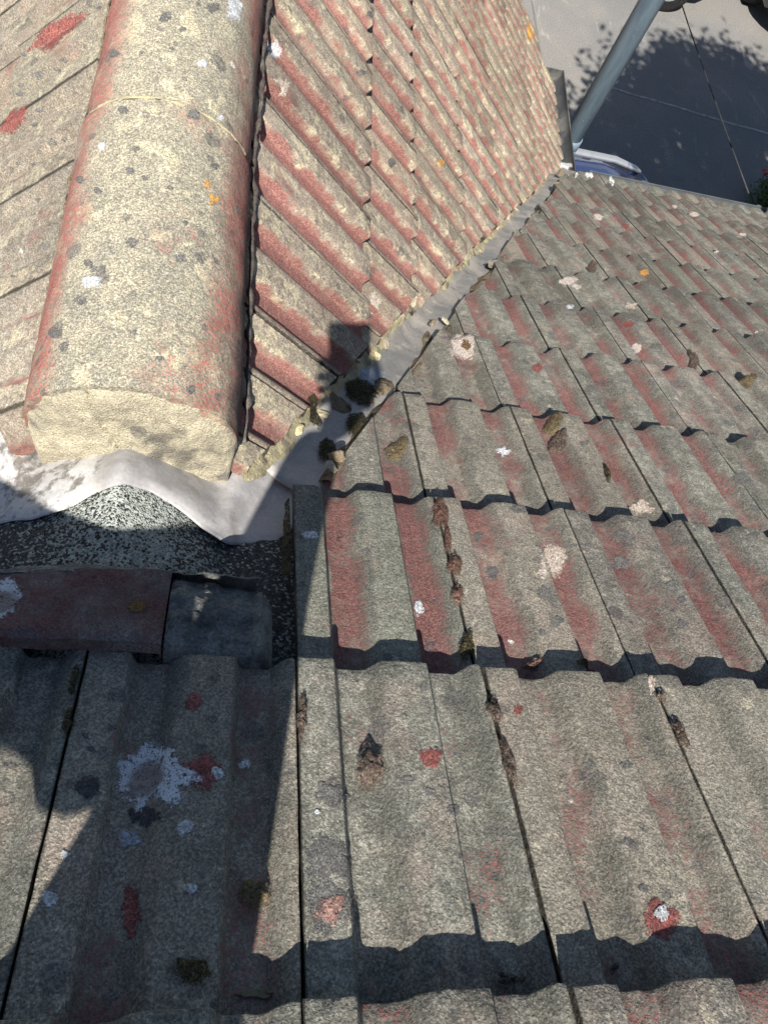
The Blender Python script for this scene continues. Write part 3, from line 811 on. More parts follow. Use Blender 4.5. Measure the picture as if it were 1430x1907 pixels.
# ------------------------------------------------------------------ cut tile and mortar beside the saddle
def uv(px, py, h):
    p = hit(px, py, (0, sp, cp), h); return p.x, p.y * cp - p.z * sp
def field(name, u0, u1, nu, v0f, v1f, nv, nf, mat, parent, skirt=.03, **k):
    rows = []
    for i in range(nu + 1):
        u = lerp(u0, u1, i / nu); c = []
        for j in range(nv + 1):
            v = lerp(v0f(u), v1f(u), j / nv); N = nf(u, v, i / nu, j / nv)
            c.append(FM(u, v, N))
        c = [FM(u, v0f(u) + .001, nf(u, v0f(u), i / nu, 0) - skirt)] + c + [FM(u, v1f(u) - .001, nf(u, v1f(u), i / nu, 1) - skirt)]
        rows.append(c)
    rows = [[p + Vector((.001, 0, 0)) + FM(0, 0, -skirt) for p in rows[0]]] + rows + [[p + Vector((-.001, 0, 0)) + FM(0, 0, -skirt) for p in rows[-1]]]
    me = grid(name, rows, True); me.set_sharp_from_angle(angle=R(48))
    return link(name, me, mat, parent, **k)
HS = .040
ua, va = uv(0, 1062, HS); ub, vb = uv(322, 1064, HS); uc, vc = uv(300, 1196, HS); ud, vd = uv(0, 1184, HS)
v_up = lambda u: lerp(vd, vc, (u - ud) / (uc - ud)) + .0012 * fbm((u, 0, 1), 60)
v_dn = lambda u: lerp(va, vb, (u - ua) / (ub - ua)) + .002 * fbm((u, 3, 1), 40)
M_SLAB = mat_tile("cut_tile_concrete", (.20, .185, .175), (.13, .125, .125), (.17, .072, .072), .10, redlo=-.2, redhi=1.4, spotkeep=.25, silt=.1, jw=0)
field("cut_tile", -.66, (ub + uc) / 2, 90, v_up, v_dn, 14, lambda u, v, i, j: HS + .0012 * fbm((u, v, 2), 40) - .0035 * (1 if j < .02 else 0) + .003 * math.sin(i * 9), M_SLAB, house, .016, label="dark red cut tile strip bedded above the felt")
us, _ = uv(322, 1130, HS); ue, _ = uv(512, 1180, .02)
def blockN(u, v, i, j):
    e = 1 - math.exp(-(1 - i) / .05); f = math.sin(math.pi * min(1, max(0, j * .98 + .012))) ** .22
    lip = .010 * math.exp(-((i - .84) / .05) ** 2) * (1 if j < .8 else .4)
    return -.004 + (HS + .006) * e * f * (1 - .28 * i) + lip + .008 * fbm((u, v, 7), 16) + .0035 * fbm((u, v, 3), 55) + .0012 * fbm((u, v, 5), 150)
vb0 = uv(330, 1205, .03)[1]; vb1 = uv(515, 1222, .03)[1]; vt0 = uv(330, 1062, HS)[1]; vt1 = uv(480, 1085, .03)[1]
field("mortar_block", us - .004, ue, 90, lambda u: lerp(vb0, vb1, (u - us) / (ue - us)), lambda u: lerp(vt0 + .006, vt1, max(0, (u - us) / (ue - us)) ** 2.2), 70, blockN, M_MORTAR_GREY, house, .02, label="rough grey mortar lump closing the cut tile strip")
# ragged mortar fillet behind the strip
rows = []
um0 = -.55; um1 = ue - .02
for i in range(90):
    u = lerp(um0, um1, i / 89); px_ = i / 89
    wv = .044 * (.40 + .60 * math.exp(-((u + .22) / .07) ** 2)) + .006 * fbm((u, 0, 9), 30) + .004
    v0 = v_dn(min(u, ub)) - .004; c = []
    for j in range(12):
        t = j / 11; c.append(FM(u, v0 + wv * t, HS * .98 * (1 - t ** 2.2) + .002 - .012 * t ** 3 + .0045 * fbm((u, v0 + wv * t, 4), 45)))
    rows.append(c)
link("mortar_fillet", grid("mortar_fillet", rows), M_MORTAR_GREY, house)
# mossy dirt strip between saddle flashing and the first tile
rows = []
for i in range(60):
    V = lerp(.452, .600, i / 59); u1 = .0005; wd = .010 + .005 * fbm((V, 2, 0), 14) - .006 * sst(.5, 1, i / 59)
    rows.append([FM(lerp(u1, u1 - max(.002, wd), j / 6), V, -.002 + .012 * math.sin(math.pi * (.5 - j / 6 * .5)) + .003 * fbm((V, j * .1, 1), 60)) for j in range(7)])
link("moss_strip", grid("moss_strip", rows), M_MOSS_D, house, label="dark mossy dirt packed beside the lead saddle")

from mathutils.bvhtree import BVHTree
_v = []; _p = []
for o in COL.objects:
    if o.type == 'MESH' and o.name.split('.')[0] in ('tile', 'ridge_tile', 'cut_tile', 'mortar_block', 'end_mortar', 'saddle_flashing', 'valley_flashing', 'mineral_felt', 'gutter'):
        b0 = len(_v); mb = o.matrix_basis
        _v += [mb @ v.co for v in o.data.vertices]; _p += [tuple(b0 + i for i in p.vertices) for p in o.data.polygons]
BVH = BVHTree.FromPolygons(_v, _p)
NMv = Vector((0, sp, cp)); NWv = Vector((sq, 0, cq)); NLv = Vector((-sq, 0, cq))
def patch(px, py, rx, ry, mat, label, cat="lichen", name="lichen_patch", h=.0006, dome=0, rough=.45, gran=.0015, ang=0, seed=None, group=None):
    """a thin growth lying on whatever roof surface is found there"""
    hs_ = [BVH.ray_cast(CAM, ray(px + a, py + b).normalized()) for a, b in ((0, 0), (7, 0), (-7, 0), (0, 7), (0, -7), (12, 3), (-12, 3))]
    hs_ = [q for q in hs_ if q[0] is not None]
    if not hs_: return None
    p, nn = hs_[0][0], hs_[0][1]
    dx = abs(p.x - XR)
    onridge = p.y > .55 and (dx < .10 or (dx < .135 and p.z - (ZR - dx * sq / cq) > .030))
    if onridge: nrm = nn
    else:
        nrm = NMv if p.y < 1.765 * dx + .545 else (NWv if p.x > XR else NLv)
        d = sorted(nrm.dot(q[0]) for q in hs_)[len(hs_) // 2 + (1 if dome else 0)]
        p = hit(px, py, nrm, d)
    pl = nrm.dot(p)
    seed = px * .37 + py * .11 if seed is None else seed
    big = max(rx, ry)
    n = 56 if big > 45 else (40 if big > 20 else (28 if big > 10 else 16)); rings = 14 if big > 45 else (10 if big > 20 else (7 if big > 10 else 4))
    xa = Vector((1, 0, 0)); xa = (xa - nrm * xa.dot(nrm)).normalized(); ya = nrm.cross(xa)
    M4 = Matrix((xa, ya, nrm)).transposed().to_4x4(); M4.translation = p; inv = M4.inverted()
    vs = []; ca, sa = math.cos(ang), math.sin(ang)
    for i in range(rings + 1):
        t = i / rings
        for k in range(n):
            a = 2 * math.pi * k / n
            rr = max(.25, 1 + rough * 1.1 * fbm((math.cos(a) * .9, math.sin(a) * .9, seed), 1.2, 4))
            lx = math.cos(a) * rx * rr * t; ly = math.sin(a) * ry * rr * t
            q = hit(px + lx * ca - ly * sa, py + lx * sa + ly * ca, nrm, nrm.dot(p))
            o = (None,)
            if not dome:
                o = BVH.ray_cast(CAM, (q - CAM).normalized())
                if o[0] is not None and abs(nrm.dot(o[0]) - pl) > .032: o = (None,)
            if o[0] is None: o = BVH.ray_cast(q + nrm * .03, -nrm, .07)
            q = o[0] if o[0] is not None else q
            if dome and not onridge and nrm.dot(q) < pl - .020: q = q + nrm * (pl - .012 - nrm.dot(q))
            z = h if t < .97 else -.0004
            if dome:
                z = dome * math.sqrt(max(0, 1 - t * t)) ** 1.2 + (gran * (mnoise.noise(q * 420) + 1.2 * mnoise.noise(q * 190)) if t < .98 else -.0008) + h * (t < .97)
            vs.append(inv @ (q + nrm * z))
    fs = []
    for i in range(rings):
        for k in range(n):
            k2 = (k + 1) % n; a, b = i * n + k, i * n + k2
            if i == 0: fs.append((a, (i + 1) * n + k, (i + 1) * n + k2))
            else: fs.append((a, (i + 1) * n + k, (i + 1) * n + k2, b))
    me = mesh(name, vs, fs, True)
    at = me.attributes.new('edge', 'FLOAT', 'POINT'); at.data.foreach_set('value', [(i // n) / rings for i in range(len(vs))])
    return link(name, me, mat, None, M4, label=label, cat=cat, group=group)
# ------------------------------------------------------------------ lichens, moss and droppings on the main roof
def L(px, py, rx, ry, mat, label, cat="lichen", name="lichen_patch", **k):
    h = k.pop('h', .0019); fl = k.pop('flat', True)
    return patch(px, py, rx * 1.12, ry * 1.12, mat, label, cat, name, h=.0004 + max(0, h - .0011) * .45, dome=0 if fl else h, **k)
def mat_lichen_big():
    N = NT("areolate_white_lichen")
    vo = N.vor(N.pos, 460, 'DISTANCE_TO_EDGE'); n = N.noise(N.pos, 40, 5, .7)
    tc = N.n('ShaderNodeTexCoord').outputs['Object']; ln = N.n('ShaderNodeVectorMath'); ln.operation = 'LENGTH'
    N.put(ln.inputs[0], N.vm('ADD', tc, (0.003, 0.004, 0)))
    ctr = N.ramp(N.math('ADD', ln.outputs['Value'], N.math('MULTIPLY', N.math('SUBTRACT', n, .5), .03)), .012, .021)
    wht = N.mix(n, (.62, .66, .72), (.76, .79, .84))
    cen = N.mix(n, (.40, .34, .31), (.27, .235, .22))
    col = N.mix(ctr, cen, wht)
    crk = N.ramp(vo.outputs['Distance'], .02, N.ramp(n, .4, .6, .02, .10), 0, 1)
    col = N.mix(crk, N.mix(.5, (.12, .12, .115), col), col)
    gap = N.ramp(N.noise(N.vm('ADD', N.pos, (5, 5, 1)), 75, 3, .7), .60, .64, 1, 0)
    N.put(N.b.inputs['Alpha'], N.math('MULTIPLY', ragged(N, .5), N.math('MAXIMUM', gap, N.math('SUBTRACT', 1.0, ctr))))
    return N.fin(col, .9, N.bump(crk, .0012, .8), spec=.2)
M_LBIG = mat_lichen_big()
L(288, 1440, 80, 62, M_LBIG, "large star-shaped white lichen with pinkish middle on the shaded near tile", rough=.62, h=.0024)
L(376, 1437, 36, 36, M_LRED, "dark red round stain overlapping the large white lichen", rough=.3, h=.0016)
L(404, 1441, 12, 10, M_LW, "small white lichen dot inside the red round stain", h=.003)
L(456, 1423, 11, 9, M_LW, "small white lichen dot right of the red round stain")
L(346, 1541, 17, 14, M_LW, "white round lichen below the large star-shaped lichen", rough=.2)
L(240, 1562, 20, 14, M_LEADP, "faint bluish lichen below the black round spots", rough=.6, h=.0015)
L(358, 1657, 9, 11, M_LW, "small white lichen low in the shaded near tile")
L(121, 1593, 10, 9, M_LW, "tiny bright white lichen in the sunlit wedge")
L(93, 1676, 18, 14, M_LW, "white lichen on the edge of the sunlit wedge at lower left", rough=.3)
L(165, 1463, 24, 21, M_LBLACK, "black round spot beside the long open tile joint", rough=.25)
L(268, 1521, 30, 20, M_LBLACK, "black oval spot touching the foot of the large white lichen", rough=.35)
L(362, 1307, 17, 18, M_LRED, "dull red spot near the top of the shaded tile", rough=.5, h=.0016)
L(246, 1698, 19, 42, M_LRED, "elongated red stain low on the shaded tile", rough=.6, h=.0016)
L(803, 1411, 20, 19, M_LRED, "bright red round spot on the sunlit near tile", rough=.25)
L(965, 1323, 8, 11, M_LRED, "small red fleck beside the long mossy joint", rough=.3)
L(1230, 1712, 32, 36, M_LRED, "red blotch crossing the shadow edge at lower right", rough=.3, h=.0016)
L(1231, 1701, 15, 16, M_LW, "white spot in the middle of the red blotch", h=.0032, rough=.35)
L(620, 1692, 26, 24, M_LPINK, "pinkish worn star on a dark grey patch", rough=.8, h=.0022)
L(612, 1600, 42, 46, M_LDARK, "smooth dark grey patch on the near tile left side", rough=.8, h=.0013)
L(618, 1480, 30, 18, M_LDARK, "small dark grey smear above the big grey patch", rough=.8, h=.0013)
L(617, 1690, 46, 44, M_LDARK, "dark grey patch around the pinkish star", rough=.5, h=.0011)
L(590, 1512, 6, 4, M_LW, "tiny white fleck on the dark grey smear")
L(577, 996, 17, 8, M_LW, "white oval spot near the left edge of the first short tile", rough=.2)
L(1027, 1047, 25, 34, M_LWC, "large cream oval lichen on a sunlit tile", rough=.35, ang=.5)
L(1190, 944, 20, 12, M_LWC, "cream lichen at a tile end above the shadow line", rough=.7)
L(866, 643, 24, 22, M_GULL, "white star-shaped bird dropping next to the valley", "bird dropping", "bird_dropping", rough=.55, h=.003)
L(867, 643, 9, 9, M_LBR, "brown middle of the white bird dropping", "bird dropping", "bird_dropping", rough=.5, h=.0045)
L(779, 1132, 10, 15, M_LW, "feathery white tuft in the channel of a tile", rough=.4)
L(1000, 685, 11, 9, M_LRED, "round red spot in the middle of the right slope", rough=.3)
L(1169, 603, 10, 7, M_LRED, "coral red spot on an upper tile at right", rough=.3)
L(1198, 507, 9, 6, M_LOR, "orange lichen near the upper right of the slope", rough=.5)
L(1173, 569, 10, 6, M_LWC, "small cream lichen below the orange lichen", rough=.9)
L(1055, 524, 14, 9, M_GULL, "chalky white streaked dropping on the upper slope", "bird dropping", "bird_dropping", rough=.6)
L(1074, 534, 9, 5, M_GULL, "chalky white fleck beside the streaked dropping", "bird dropping", "bird_dropping", rough=.6)
L(1061, 572, 8, 5, M_LW, "white lichen at a tile end left of the slope middle", rough=.5)
L(1186, 648, 9, 10, M_GULL, "short white scratch-like dropping on the slope", "bird dropping", "bird_dropping", rough=.5, ang=.7)
L(1290, 399, 10, 5, M_GULL, "white oval dropping close to the gutter", "bird dropping", "bird_dropping", rough=.3)
L(1256, 385, 6, 3, M_GULL, "tiny white fleck close to the gutter", "bird dropping", "bird_dropping", rough=.6)
L(1382, 437, 6, 4, M_GULL, "white crescent fleck at the far right of the slope", "bird dropping", "bird_dropping", rough=.6)
L(1333, 469, 5, 3, M_GULL, "small white fleck in the far right of the slope", "bird dropping", "bird_dropping", rough=.6)
L(1115, 405, 11, 6, M_GULL, "cream streak dropping just below the gutter corner", "bird dropping", "bird_dropping", rough=.6)
L(1142, 408, 7, 4, M_LPINK, "pinkish fleck just below the gutter corner", rough=1.0)
L(1164, 421, 8, 5, M_LRED, "pink red round spot below the gutter", rough=.3)
L(938, 841, 12, 10, M_LW, "whitish smear on a red channel", rough=.9)
L(1213, 1275, 7, 18, M_LWC, "pale straw scrap at the head of a mossy joint", "debris", "debris", rough=.6)
DS = [(1250, 1093, 14, 11), (1155, 1047, 15, 16), (1160, 1000, 22, 14), (1014, 1103, 15, 12), (1036, 1158, 13, 12), (917, 1067, 12, 12), (1270, 1163, 10, 8), (965, 948, 18, 10), (1330, 985, 8, 8), (1100, 724, 12, 7),
      (972, 745, 8, 6), (1088, 826, 9, 6), (1380, 890, 16, 13), (1220, 645, 12, 6), (682, 1030, 8, 9), (890, 1000, 9, 9), (760, 1455, 14, 10), (800, 1475, 10, 8), (845, 1510, 14, 12), (1170, 1570, 14, 11), (1198, 1655, 9, 9), (1270, 1118, 8, 8), (1010, 1178, 8, 7), (1400, 1000, 12, 9), (1165, 1425, 12, 9),
      (135, 1345, 8, 7), (210, 1355, 9, 8), (160, 1370, 7, 6), (170, 1395, 7, 6), (1378, 760, 12, 6), (1350, 1115, 9, 6), (640, 1260, 8, 8)]
for i, (a, b, c, d) in enumerate(DS):
    L(a, b, c, d, M_LDARK, "one of many round dark grey lichens scattered over the right slope", rough=.45, h=.0014, group="dark grey lichen dots on the right slope")
# moss
def MO(px, py, rx, ry, mat, label, h=.010, **k):
    return patch(px, py, rx * 1.15, ry * 1.15, mat, label, "moss", "moss_clump", dome=h * .8, gran=k.pop('gran', .0016), rough=k.pop('rough', .5) * .8, **k)
MO(684, 1440, 26, 34, M_MOSS, "tall brown moss cushion on the near tile casting a shadow", h=.020, rough=.35, ang=.35)
MO(471, 1672, 28, 24, M_MOSS_G, "golden brown moss cushion half in shadow", h=.016, rough=.3)
for a, b, c, d, t, m, lab in [(562, 1340, 9, 42, 0, M_MOSS, "narrow brown moss filling the first near joint"), (918, 1330, 12, 28, -.25, M_MOSS, "brown moss plug at the top of the second near joint"), (947, 1430, 11, 46, -.25, M_MOSS, "long brown moss seam lower in the second near joint"),
                              (1262, 1372, 13, 34, -.45, M_MOSS, "grey brown moss in the third near joint"), (1228, 1300, 11, 9, 0, M_MOSS, "small moss knob at the top of the third near joint"),
                              (820, 957, 14, 24, -.2, M_MOSS_R, "upper red brown moss wedge in the split joint"), (845, 1058, 14, 20, -.1, M_MOSS_R, "middle red brown moss wedge in the split joint"), (851, 1110, 9, 20, -.1, M_MOSS_R, "lower red brown moss wedge in the split joint"), (833, 1005, 6, 22, -.1, M_MOSS_R, "thin red brown moss thread in the split joint"),
                              (866, 1212, 13, 26, 0, M_MOSS_D, "dark bristly moss tuft in the shadow line"), (736, 843, 19, 15, 0, M_MOSS_G, "round flat brown moss button near the valley"),
                              (1031, 789, 15, 14, 0, M_MOSS_G, "upper yellow brown moss clump of the pair"), (1038, 824, 15, 16, -.3, M_MOSS, "lower dark brown moss clump of the pair"),
                              (360, 1812, 34, 24, 0, M_MOSS_D, "black moss patch in deep shade at the tile end"), (1390, 706, 14, 12, -.4, M_MOSS_G, "brown moss clump at the right edge of the slope"), (1100, 498, 9, 8, 0, M_MOSS, "dark hollow of moss high on the slope"),
                              (128, 1345, 9, 22, .2, M_MOSS_D, "dark moss in the open joint at left"), (138, 1270, 8, 26, .2, M_MOSS_D, "dark moss at the head of the open joint at left"), (985, 1243, 16, 8, 0, M_MOSS_R, "small brown pebble-like moss in the shadow line"), (1090, 1240, 22, 6, 0, M_MOSS_D, "dark moss crumbs under a tile end"), (1290, 670, 7, 16, -.5, M_MOSS, "moss thread in an upper right joint"),
                              (1130, 885, 5, 18, -.3, M_MOSS_D, "thin dark moss line in a middle joint")]:
    MO(a, b, c, d, m, lab, h=.0075 if c < 12 else .010, ang=t, rough=.55)
L(478, 1852, 34, 8, M_DEBRIS, "dry curled leaf lying at the near tile edge", "leaf", "dead_leaf", rough=.6, h=.006)
L(945, 1830, 22, 9, M_MOSS, "brown crumbs lodged under the near tile edge", "debris", "debris", rough=.9, h=.008, gran=.003, flat=False)
L(1140, 1806, 8, 8, M_LBLACK, "small black pebble at the near tile edge", "pebble", "pebble", rough=.3, h=.006, flat=False)
# on the cut tile strip
def on_slab(px, py, rx, ry, mat, label, h=.002, rough=.4): return patch(px, py, rx, ry, mat, label, h=.0008, rough=rough)
on_slab(10, 1118, 32, 42, M_LBIG, "white lichen at the left end of the dark cut tile", .003)
on_slab(255, 1131, 22, 13, M_LBR, "ochre brown oval lichen on the dark cut tile", .0025, .2)
# ------------------------------------------------------------------ valley dirt: moss clumps, chunks, splash
def VZ(x, y):
    zm = zmain(y); zw = ZR - (x - XR) * sq / cq; d = zm - zw
    return max(hs(x, y) if x < .02 else -9, .5 * (zm + zw + math.sqrt(d * d + .016 ** 2)) - .018)
def on_valley(px, py, rx, ry, h, mat, name, label, cat, rough=.5, gran=.003, flat=False, ang=0, lift=0):
    return patch(px, py, rx * 1.1, ry * 1.1, mat, label, cat, name, dome=0 if flat else h * .7, gran=gran * .5, rough=rough * .55, ang=ang)
on_valley(672, 735, 34, 20, .010, M_MOSS_D, "moss_clump", "dark wet moss mat across the valley lining", "moss", .7)
on_valley(664, 795, 20, 26, .014, M_MOSS_D, "moss_clump", "dark green moss along the right side of the valley", "moss", .6, ang=-.5)
on_valley(609, 842, 17, 20, .012, M_MOSS_D, "moss_clump", "round dark moss at the valley mouth", "moss", .4)
on_valley(712, 722, 18, 14, .013, M_BROWNM, "moss_clump", "brown dirt lump beside the pale splash", "moss", .5)
on_valley(632, 752, 24, 10, .008, M_BROWNM, "debris", "crumbled dirt under the wing tile ends", "debris", .8)
on_valley(690, 702, 26, 22, .0025, M_LEADP, "pale_splash", "cloudy bluish white splash in the phone shadow on the valley", "splash", .8, 0, True, lift=.003)
on_valley(585, 775, 20, 9, .010, M_MOSS_D, "moss_clump", "dark moss under the lowest wing tile corner", "moss", .7)
on_valley(795, 632, 9, 13, .008, M_BROWNM, "debris", "brown dirt lump halfway up the valley", "debris", .7)
on_valley(912, 494, 8, 8, .010, M_MOSS_D, "moss_clump", "black hole-like moss in the upper valley edge", "moss", .4)
# yellow mortar crumbs: left in a line under the wing cut edge
rndc = random.Random(5)
def chunk(p, r, seed, mat, label, group):
    bm = bmesh.new(); bmesh.ops.create_icosphere(bm, subdivisions=2, radius=1)
    for v in bm.verts:
        v.co = Vector((v.co.x * r * 1.5, v.co.y * r, v.co.z * r * .6)) * (1 + .5 * fbm(v.co, .9) + .25 * mnoise.noise(v.co * 3 + Vector((seed,) * 3)))
    o = link("mortar_chunk", bm_mesh("mortar_chunk", bm, False), mat, None, Matrix.Translation(p) @ Matrix.Rotation(seed, 4, 'Z') @ Matrix.Rotation(.6, 4, 'X'), label=label, cat="mortar", group=group)
for i, (a, b, r) in enumerate([(858, 470, .018), (944, 402, .019), (960, 390, .010), (925, 424, .008), (762, 560, .014), (770, 548, .010), (720, 640, .010), (600, 770, .009), (556, 800, .008), (700, 662, .008), (1000, 352, .010), (985, 368, .009)]):
    p = hit(a, b, (sq, 0, cq), Vector((sq, 0, cq)).dot(Vector((XR, 0, ZR))) - .008)
    chunk(p, r, i * 1.3, M_MORTAR if i < 7 else M_MORTAR_OLD, "yellow mortar lump squeezed out along the wing side of the valley", "yellow mortar lumps along the valley")
for i, (a, b, r) in enumerate([(918, 492, .012), (829, 597, .008), (806, 600, .007), (628, 850, .009), (618, 868, .008), (1043, 322, .016), (1036, 345, .014), (1052, 338, .012)]):
    p = hit(a, b, (0, sp, cp), .012)
    chunk(p, r, i * 2.1, M_MORTAR if i in (0, 1, 4, 8) else M_BROWNM, "crumbling mortar piece along the main slope side of the valley", "mortar crumbs on the main slope side of the valley")
# ------------------------------------------------------------------ spots on the wing and ridge
def WS(px, py, rx, ry, mat, label, cat="lichen", name="lichen_patch", rough=.5, h=.007, ang=0): return patch(px, py, rx * 1.1, ry * 1.1, mat, label, cat, name, rough=rough, ang=ang)
WS(511, 92, 14, 18, M_LW, "bright white oval lichen beside the ridge on the wing slope", rough=.25, h=.002)
WS(531, 160, 14, 16, M_LWC, "pale pink streak lichen on the upper wing slope", rough=1.1, h=.002)
WS(703, 563, 11, 20, M_LWC, "pale blotch on a red wing tile near the valley", rough=.9, h=.008)
WS(986, 60, 7, 16, M_LOR, "bright orange lichen at the verge of the wing", rough=.3, h=.014)
WS(820, 304, 7, 7, M_LOR, "small orange lichen in the middle of the wing slope", rough=.8, h=.012)
WS(729, 303, 8, 10, M_LDARK, "grey oval lichen on the wing slope", rough=.3, h=.012)
WS(689, 27, 9, 8, M_LDARK, "grey lichen beside an upper tile notch of the wing", rough=.3, h=.002)
WS(672, 135, 10, 7, M_LDARK, "grey lichen at a tile end of the wing", rough=.3, h=.012)
WS(105, 62, 18, 58, M_LRED, "long bright red stain across the upper left slope", rough=.35, ang=.95)
WS(28, 225, 14, 34, M_LRED, "red stain at the left edge of the upper left slope", rough=.4, ang=.7)
WS(14, 487, 11, 13, M_LRED, "small red round stain at the left edge beside the ridge", rough=.3)
for a, b, c in [(120, 112, 8), (75, 140, 9), (108, 130, 7), (38, 175, 8), (40, 160, 6), (183, 12, 8), (75, 205, 8), (65, 232, 7), (98, 265, 10), (75, 283, 6), (34, 305, 5), (62, 306, 6), (70, 372, 6), (84, 458, 10), (25, 515, 5), (45, 100, 7)]:
    WS(a, b, c, c * .7, M_LDARK, "one of several dark lichen dots on the upper left slope", rough=.3)
for o in COL.objects:
    if o.get('label', '').startswith("one of several dark lichen dots"): o['group'] = "dark lichen dots on the left slope"
def RS(px, py, rx, ry, mat, label, rough=.28, h=.002): return patch(px, py, rx * 1.1, ry * 1.1, mat, label, rough=rough)
RS(168, 523, 18, 13, M_LW, "white lichen low on the left flank of the near ridge tile", .6)
RS(436, 14, 15, 24, M_LW, "ragged white lichen on the far ridge tile at the top edge", .8)
RS(377, 118, 11, 8, M_LW, "small white lichen right of the crest of the far ridge tile")
RS(411, 219, 8, 7, M_LW, "white fleck just below the ridge tile joint")
RS(400, 372, 9, 10, M_LOR, "orange lichen on the right side of the near ridge tile", .9)
RS(386, 342, 6, 6, M_LOR, "tiny orange fleck above the larger orange ridge lichen", .9)
RS(190, 272, 7, 8, M_LW, "white fleck on the red left flank of the near ridge tile")
for a, b, c in [(215, 100, 10), (310, 32, 13), (340, 55, 8), (395, 15, 13), (245, 452, 12), (335, 482, 12), (243, 318, 9), (270, 330, 7), (362, 214, 14), (230, 205, 10), (253, 277, 7), (355, 725, 10), (298, 668, 8), (165, 490, 9), (175, 500, 9), (192, 498, 8), (150, 560, 12), (183, 355, 8), (400, 310, 9), (150, 335, 9), (120, 645, 11), (105, 620, 12), (250, 620, 8), (345, 415, 7)]:
    RS(a, b, c, c * .8, M_LDARK, "one of many round dark lichens dotting the round ridge", .3)
for o in COL.objects:
    if o.get('label', '').startswith("one of many round dark lichens dotting"): o['group'] = "dark lichen dots on the ridge"

# ------------------------------------------------------------------ gutters
def gutter(name, p0, p1, r, mat, parent, out, cap0=False, cap1=True):
    p0 = Vector(p0); p1 = Vector(p1); out = Vector(out); rows = []
    for p in (p0, p1):
        a = []; b = []
        for k in range(15):
            t = math.pi * k / 14; a.append(p + out * (-math.cos(t) * r) + Vector((0, 0, -math.sin(t) * r)))
        for k in range(14, -1, -1):
            t = math.pi * k / 14; b.append(p + out * (-math.cos(t) * (r - .003)) + Vector((0, 0, -math.sin(t) * (r - .003))))
        a[-1:] = [p + out * (r + .003), p + out * (r + .003) + Vector((0, 0, .006)), p + out * (r - .004) + Vector((0, 0, .006))]
        rows.append(a + b)
    me = grid(name, rows, False); link(name, me, mat, parent)
    for q, c in ((p0, cap0), (p1, cap1)):
        if c:
            d = (p1 - p0).normalized() * .002
            vs = []; n = 15
            for s in (-1, 1):
                for k in range(n):
                    t = math.pi * k / (n - 1); vs.append(q + d * s + out * (-math.cos(t) * (r + .003)) + Vector((0, 0, -math.sin(t) * (r + .003))))
            fs = [tuple(range(n)), tuple(range(2 * n - 1, n - 1, -1))] + [(k, k + n, (k + 1) % n + n, (k + 1) % n) for k in range(n)]
            link("gutter_end_cap", mesh("gutter_end_cap", vs, fs), mat, parent)
GMY, GMZ = VE * cp + .066, -VE * sp - .060
gutter("gutter", (1.60, GMY, GMZ), (UX, GMY, GMZ), .052, M_GUTTER2, house, (0, 1, 0), True)
for i in range(3):
    x = 1.9 + i * .7
    bm = bmesh.new(); box_bm(bm, (x, GMY - .055, GMZ - .060), (x + .025, GMY + .058, GMZ - .054)); box_bm(bm, (x, GMY + .056, GMZ - .056), (x + .025, GMY + .060, GMZ + .008))
    link("gutter_bracket", bm_mesh("gutter_bracket", bm), M_GUTTER2, house)
GWX = XR + 2.566 * cq + .045; GWZ = ZR - 2.566 * sq - .018
gutter("gutter", (GWX, 3.20, GWZ), (GWX, WY1 + .06, GWZ), .056, M_GUTTER, wing, (1, 0, 0), True)
# white splashes on the gutter corner
for i, (a, b, rx, ry, lab) in enumerate([(1051, 309, 14, 6, "long white splash at the inner gutter corner"), (1072, 324, 4, 9, "narrow white splash left on the gutter edge"), (1096, 327, 9, 6, "middle white splash on the gutter edge"), (1138, 338, 6, 9, "right white splash on the gutter edge")]):
    patch(a, b, rx, ry, M_DROP, lab, "paint splash", "white_splash", h=.002, rough=.7)

# ------------------------------------------------------------------ vent pipe
def mat_pipe():
    N = NT("blue_grey_pipe_plastic")
    a = N.noise(N.vm('MULTIPLY', N.pos, (1, 1, .15)), 30, 4, .7); g = N.noise(N.pos, 300, 3)
    col = N.mix(N.ramp(a, .35, .65), (.085, .125, .165), (.125, .17, .21))
    col = N.mix(spots(N, N.pos, 40, .03, .12, .3, 1.1), col, (.34, .38, .42))
    return N.fin(col, .52, N.bump(g, .0008, .5), 0, .4)
M_PIPE = mat_pipe()
M_PIPE2 = mat_simple("pale_pipe_collar", (.20, .27, .34), (.17, .23, .29), 20, .0005, 200, .06, rough=.4, spec=.5)
M_BLK = mat_simple("black_rubber", (.012, .012, .013), (.02, .02, .021), 30, .001, 200, .1, rough=.6)
dpb = 4.12; pb = CAM + ray(1066, 254) * dpb
pipe = empty("vent_pipe", (pb.x, pb.y, -2.62), label="tall blue grey vent pipe rising past the gutter corner", cat="pipe")
def pp(z0, z1, r, name, mat, r2=None, lip=True):
    prof_ = [(r, z0), (r, z1)]
    pts = [(0, 0, z0 + 2.62), (0, 0, z1 + 2.62)]
    rr = [r, r2 or r]
    if lip: pts = [(0, 0, z0 + 2.62), (0, 0, z0 + .004 + 2.62), (0, 0, z1 - .004 + 2.62), (0, 0, z1 + 2.62)]; rr = [r - .003, r, r2 or r, (r2 or r) - .003]
    me = tube_mesh(name, [Vector(p) for p in pts], rr, 48); me.set_sharp_from_angle(angle=R(40))
    link(name, me, mat, pipe)
pp(pb.z - .02, .70, .055, "pipe_shaft", M_PIPE)
pp(pb.z - .055, pb.z + .004, .0625, "pipe_collar", M_PIPE2); pp(pb.z - .095, pb.z - .06, .0625, "pipe_collar", M_PIPE2); pp(pb.z - .061, pb.z - .054, .058, "rubber_seal", M_BLK)
pp(GZ, pb.z - .09, .055, "lower_pipe", M_PIPE2)
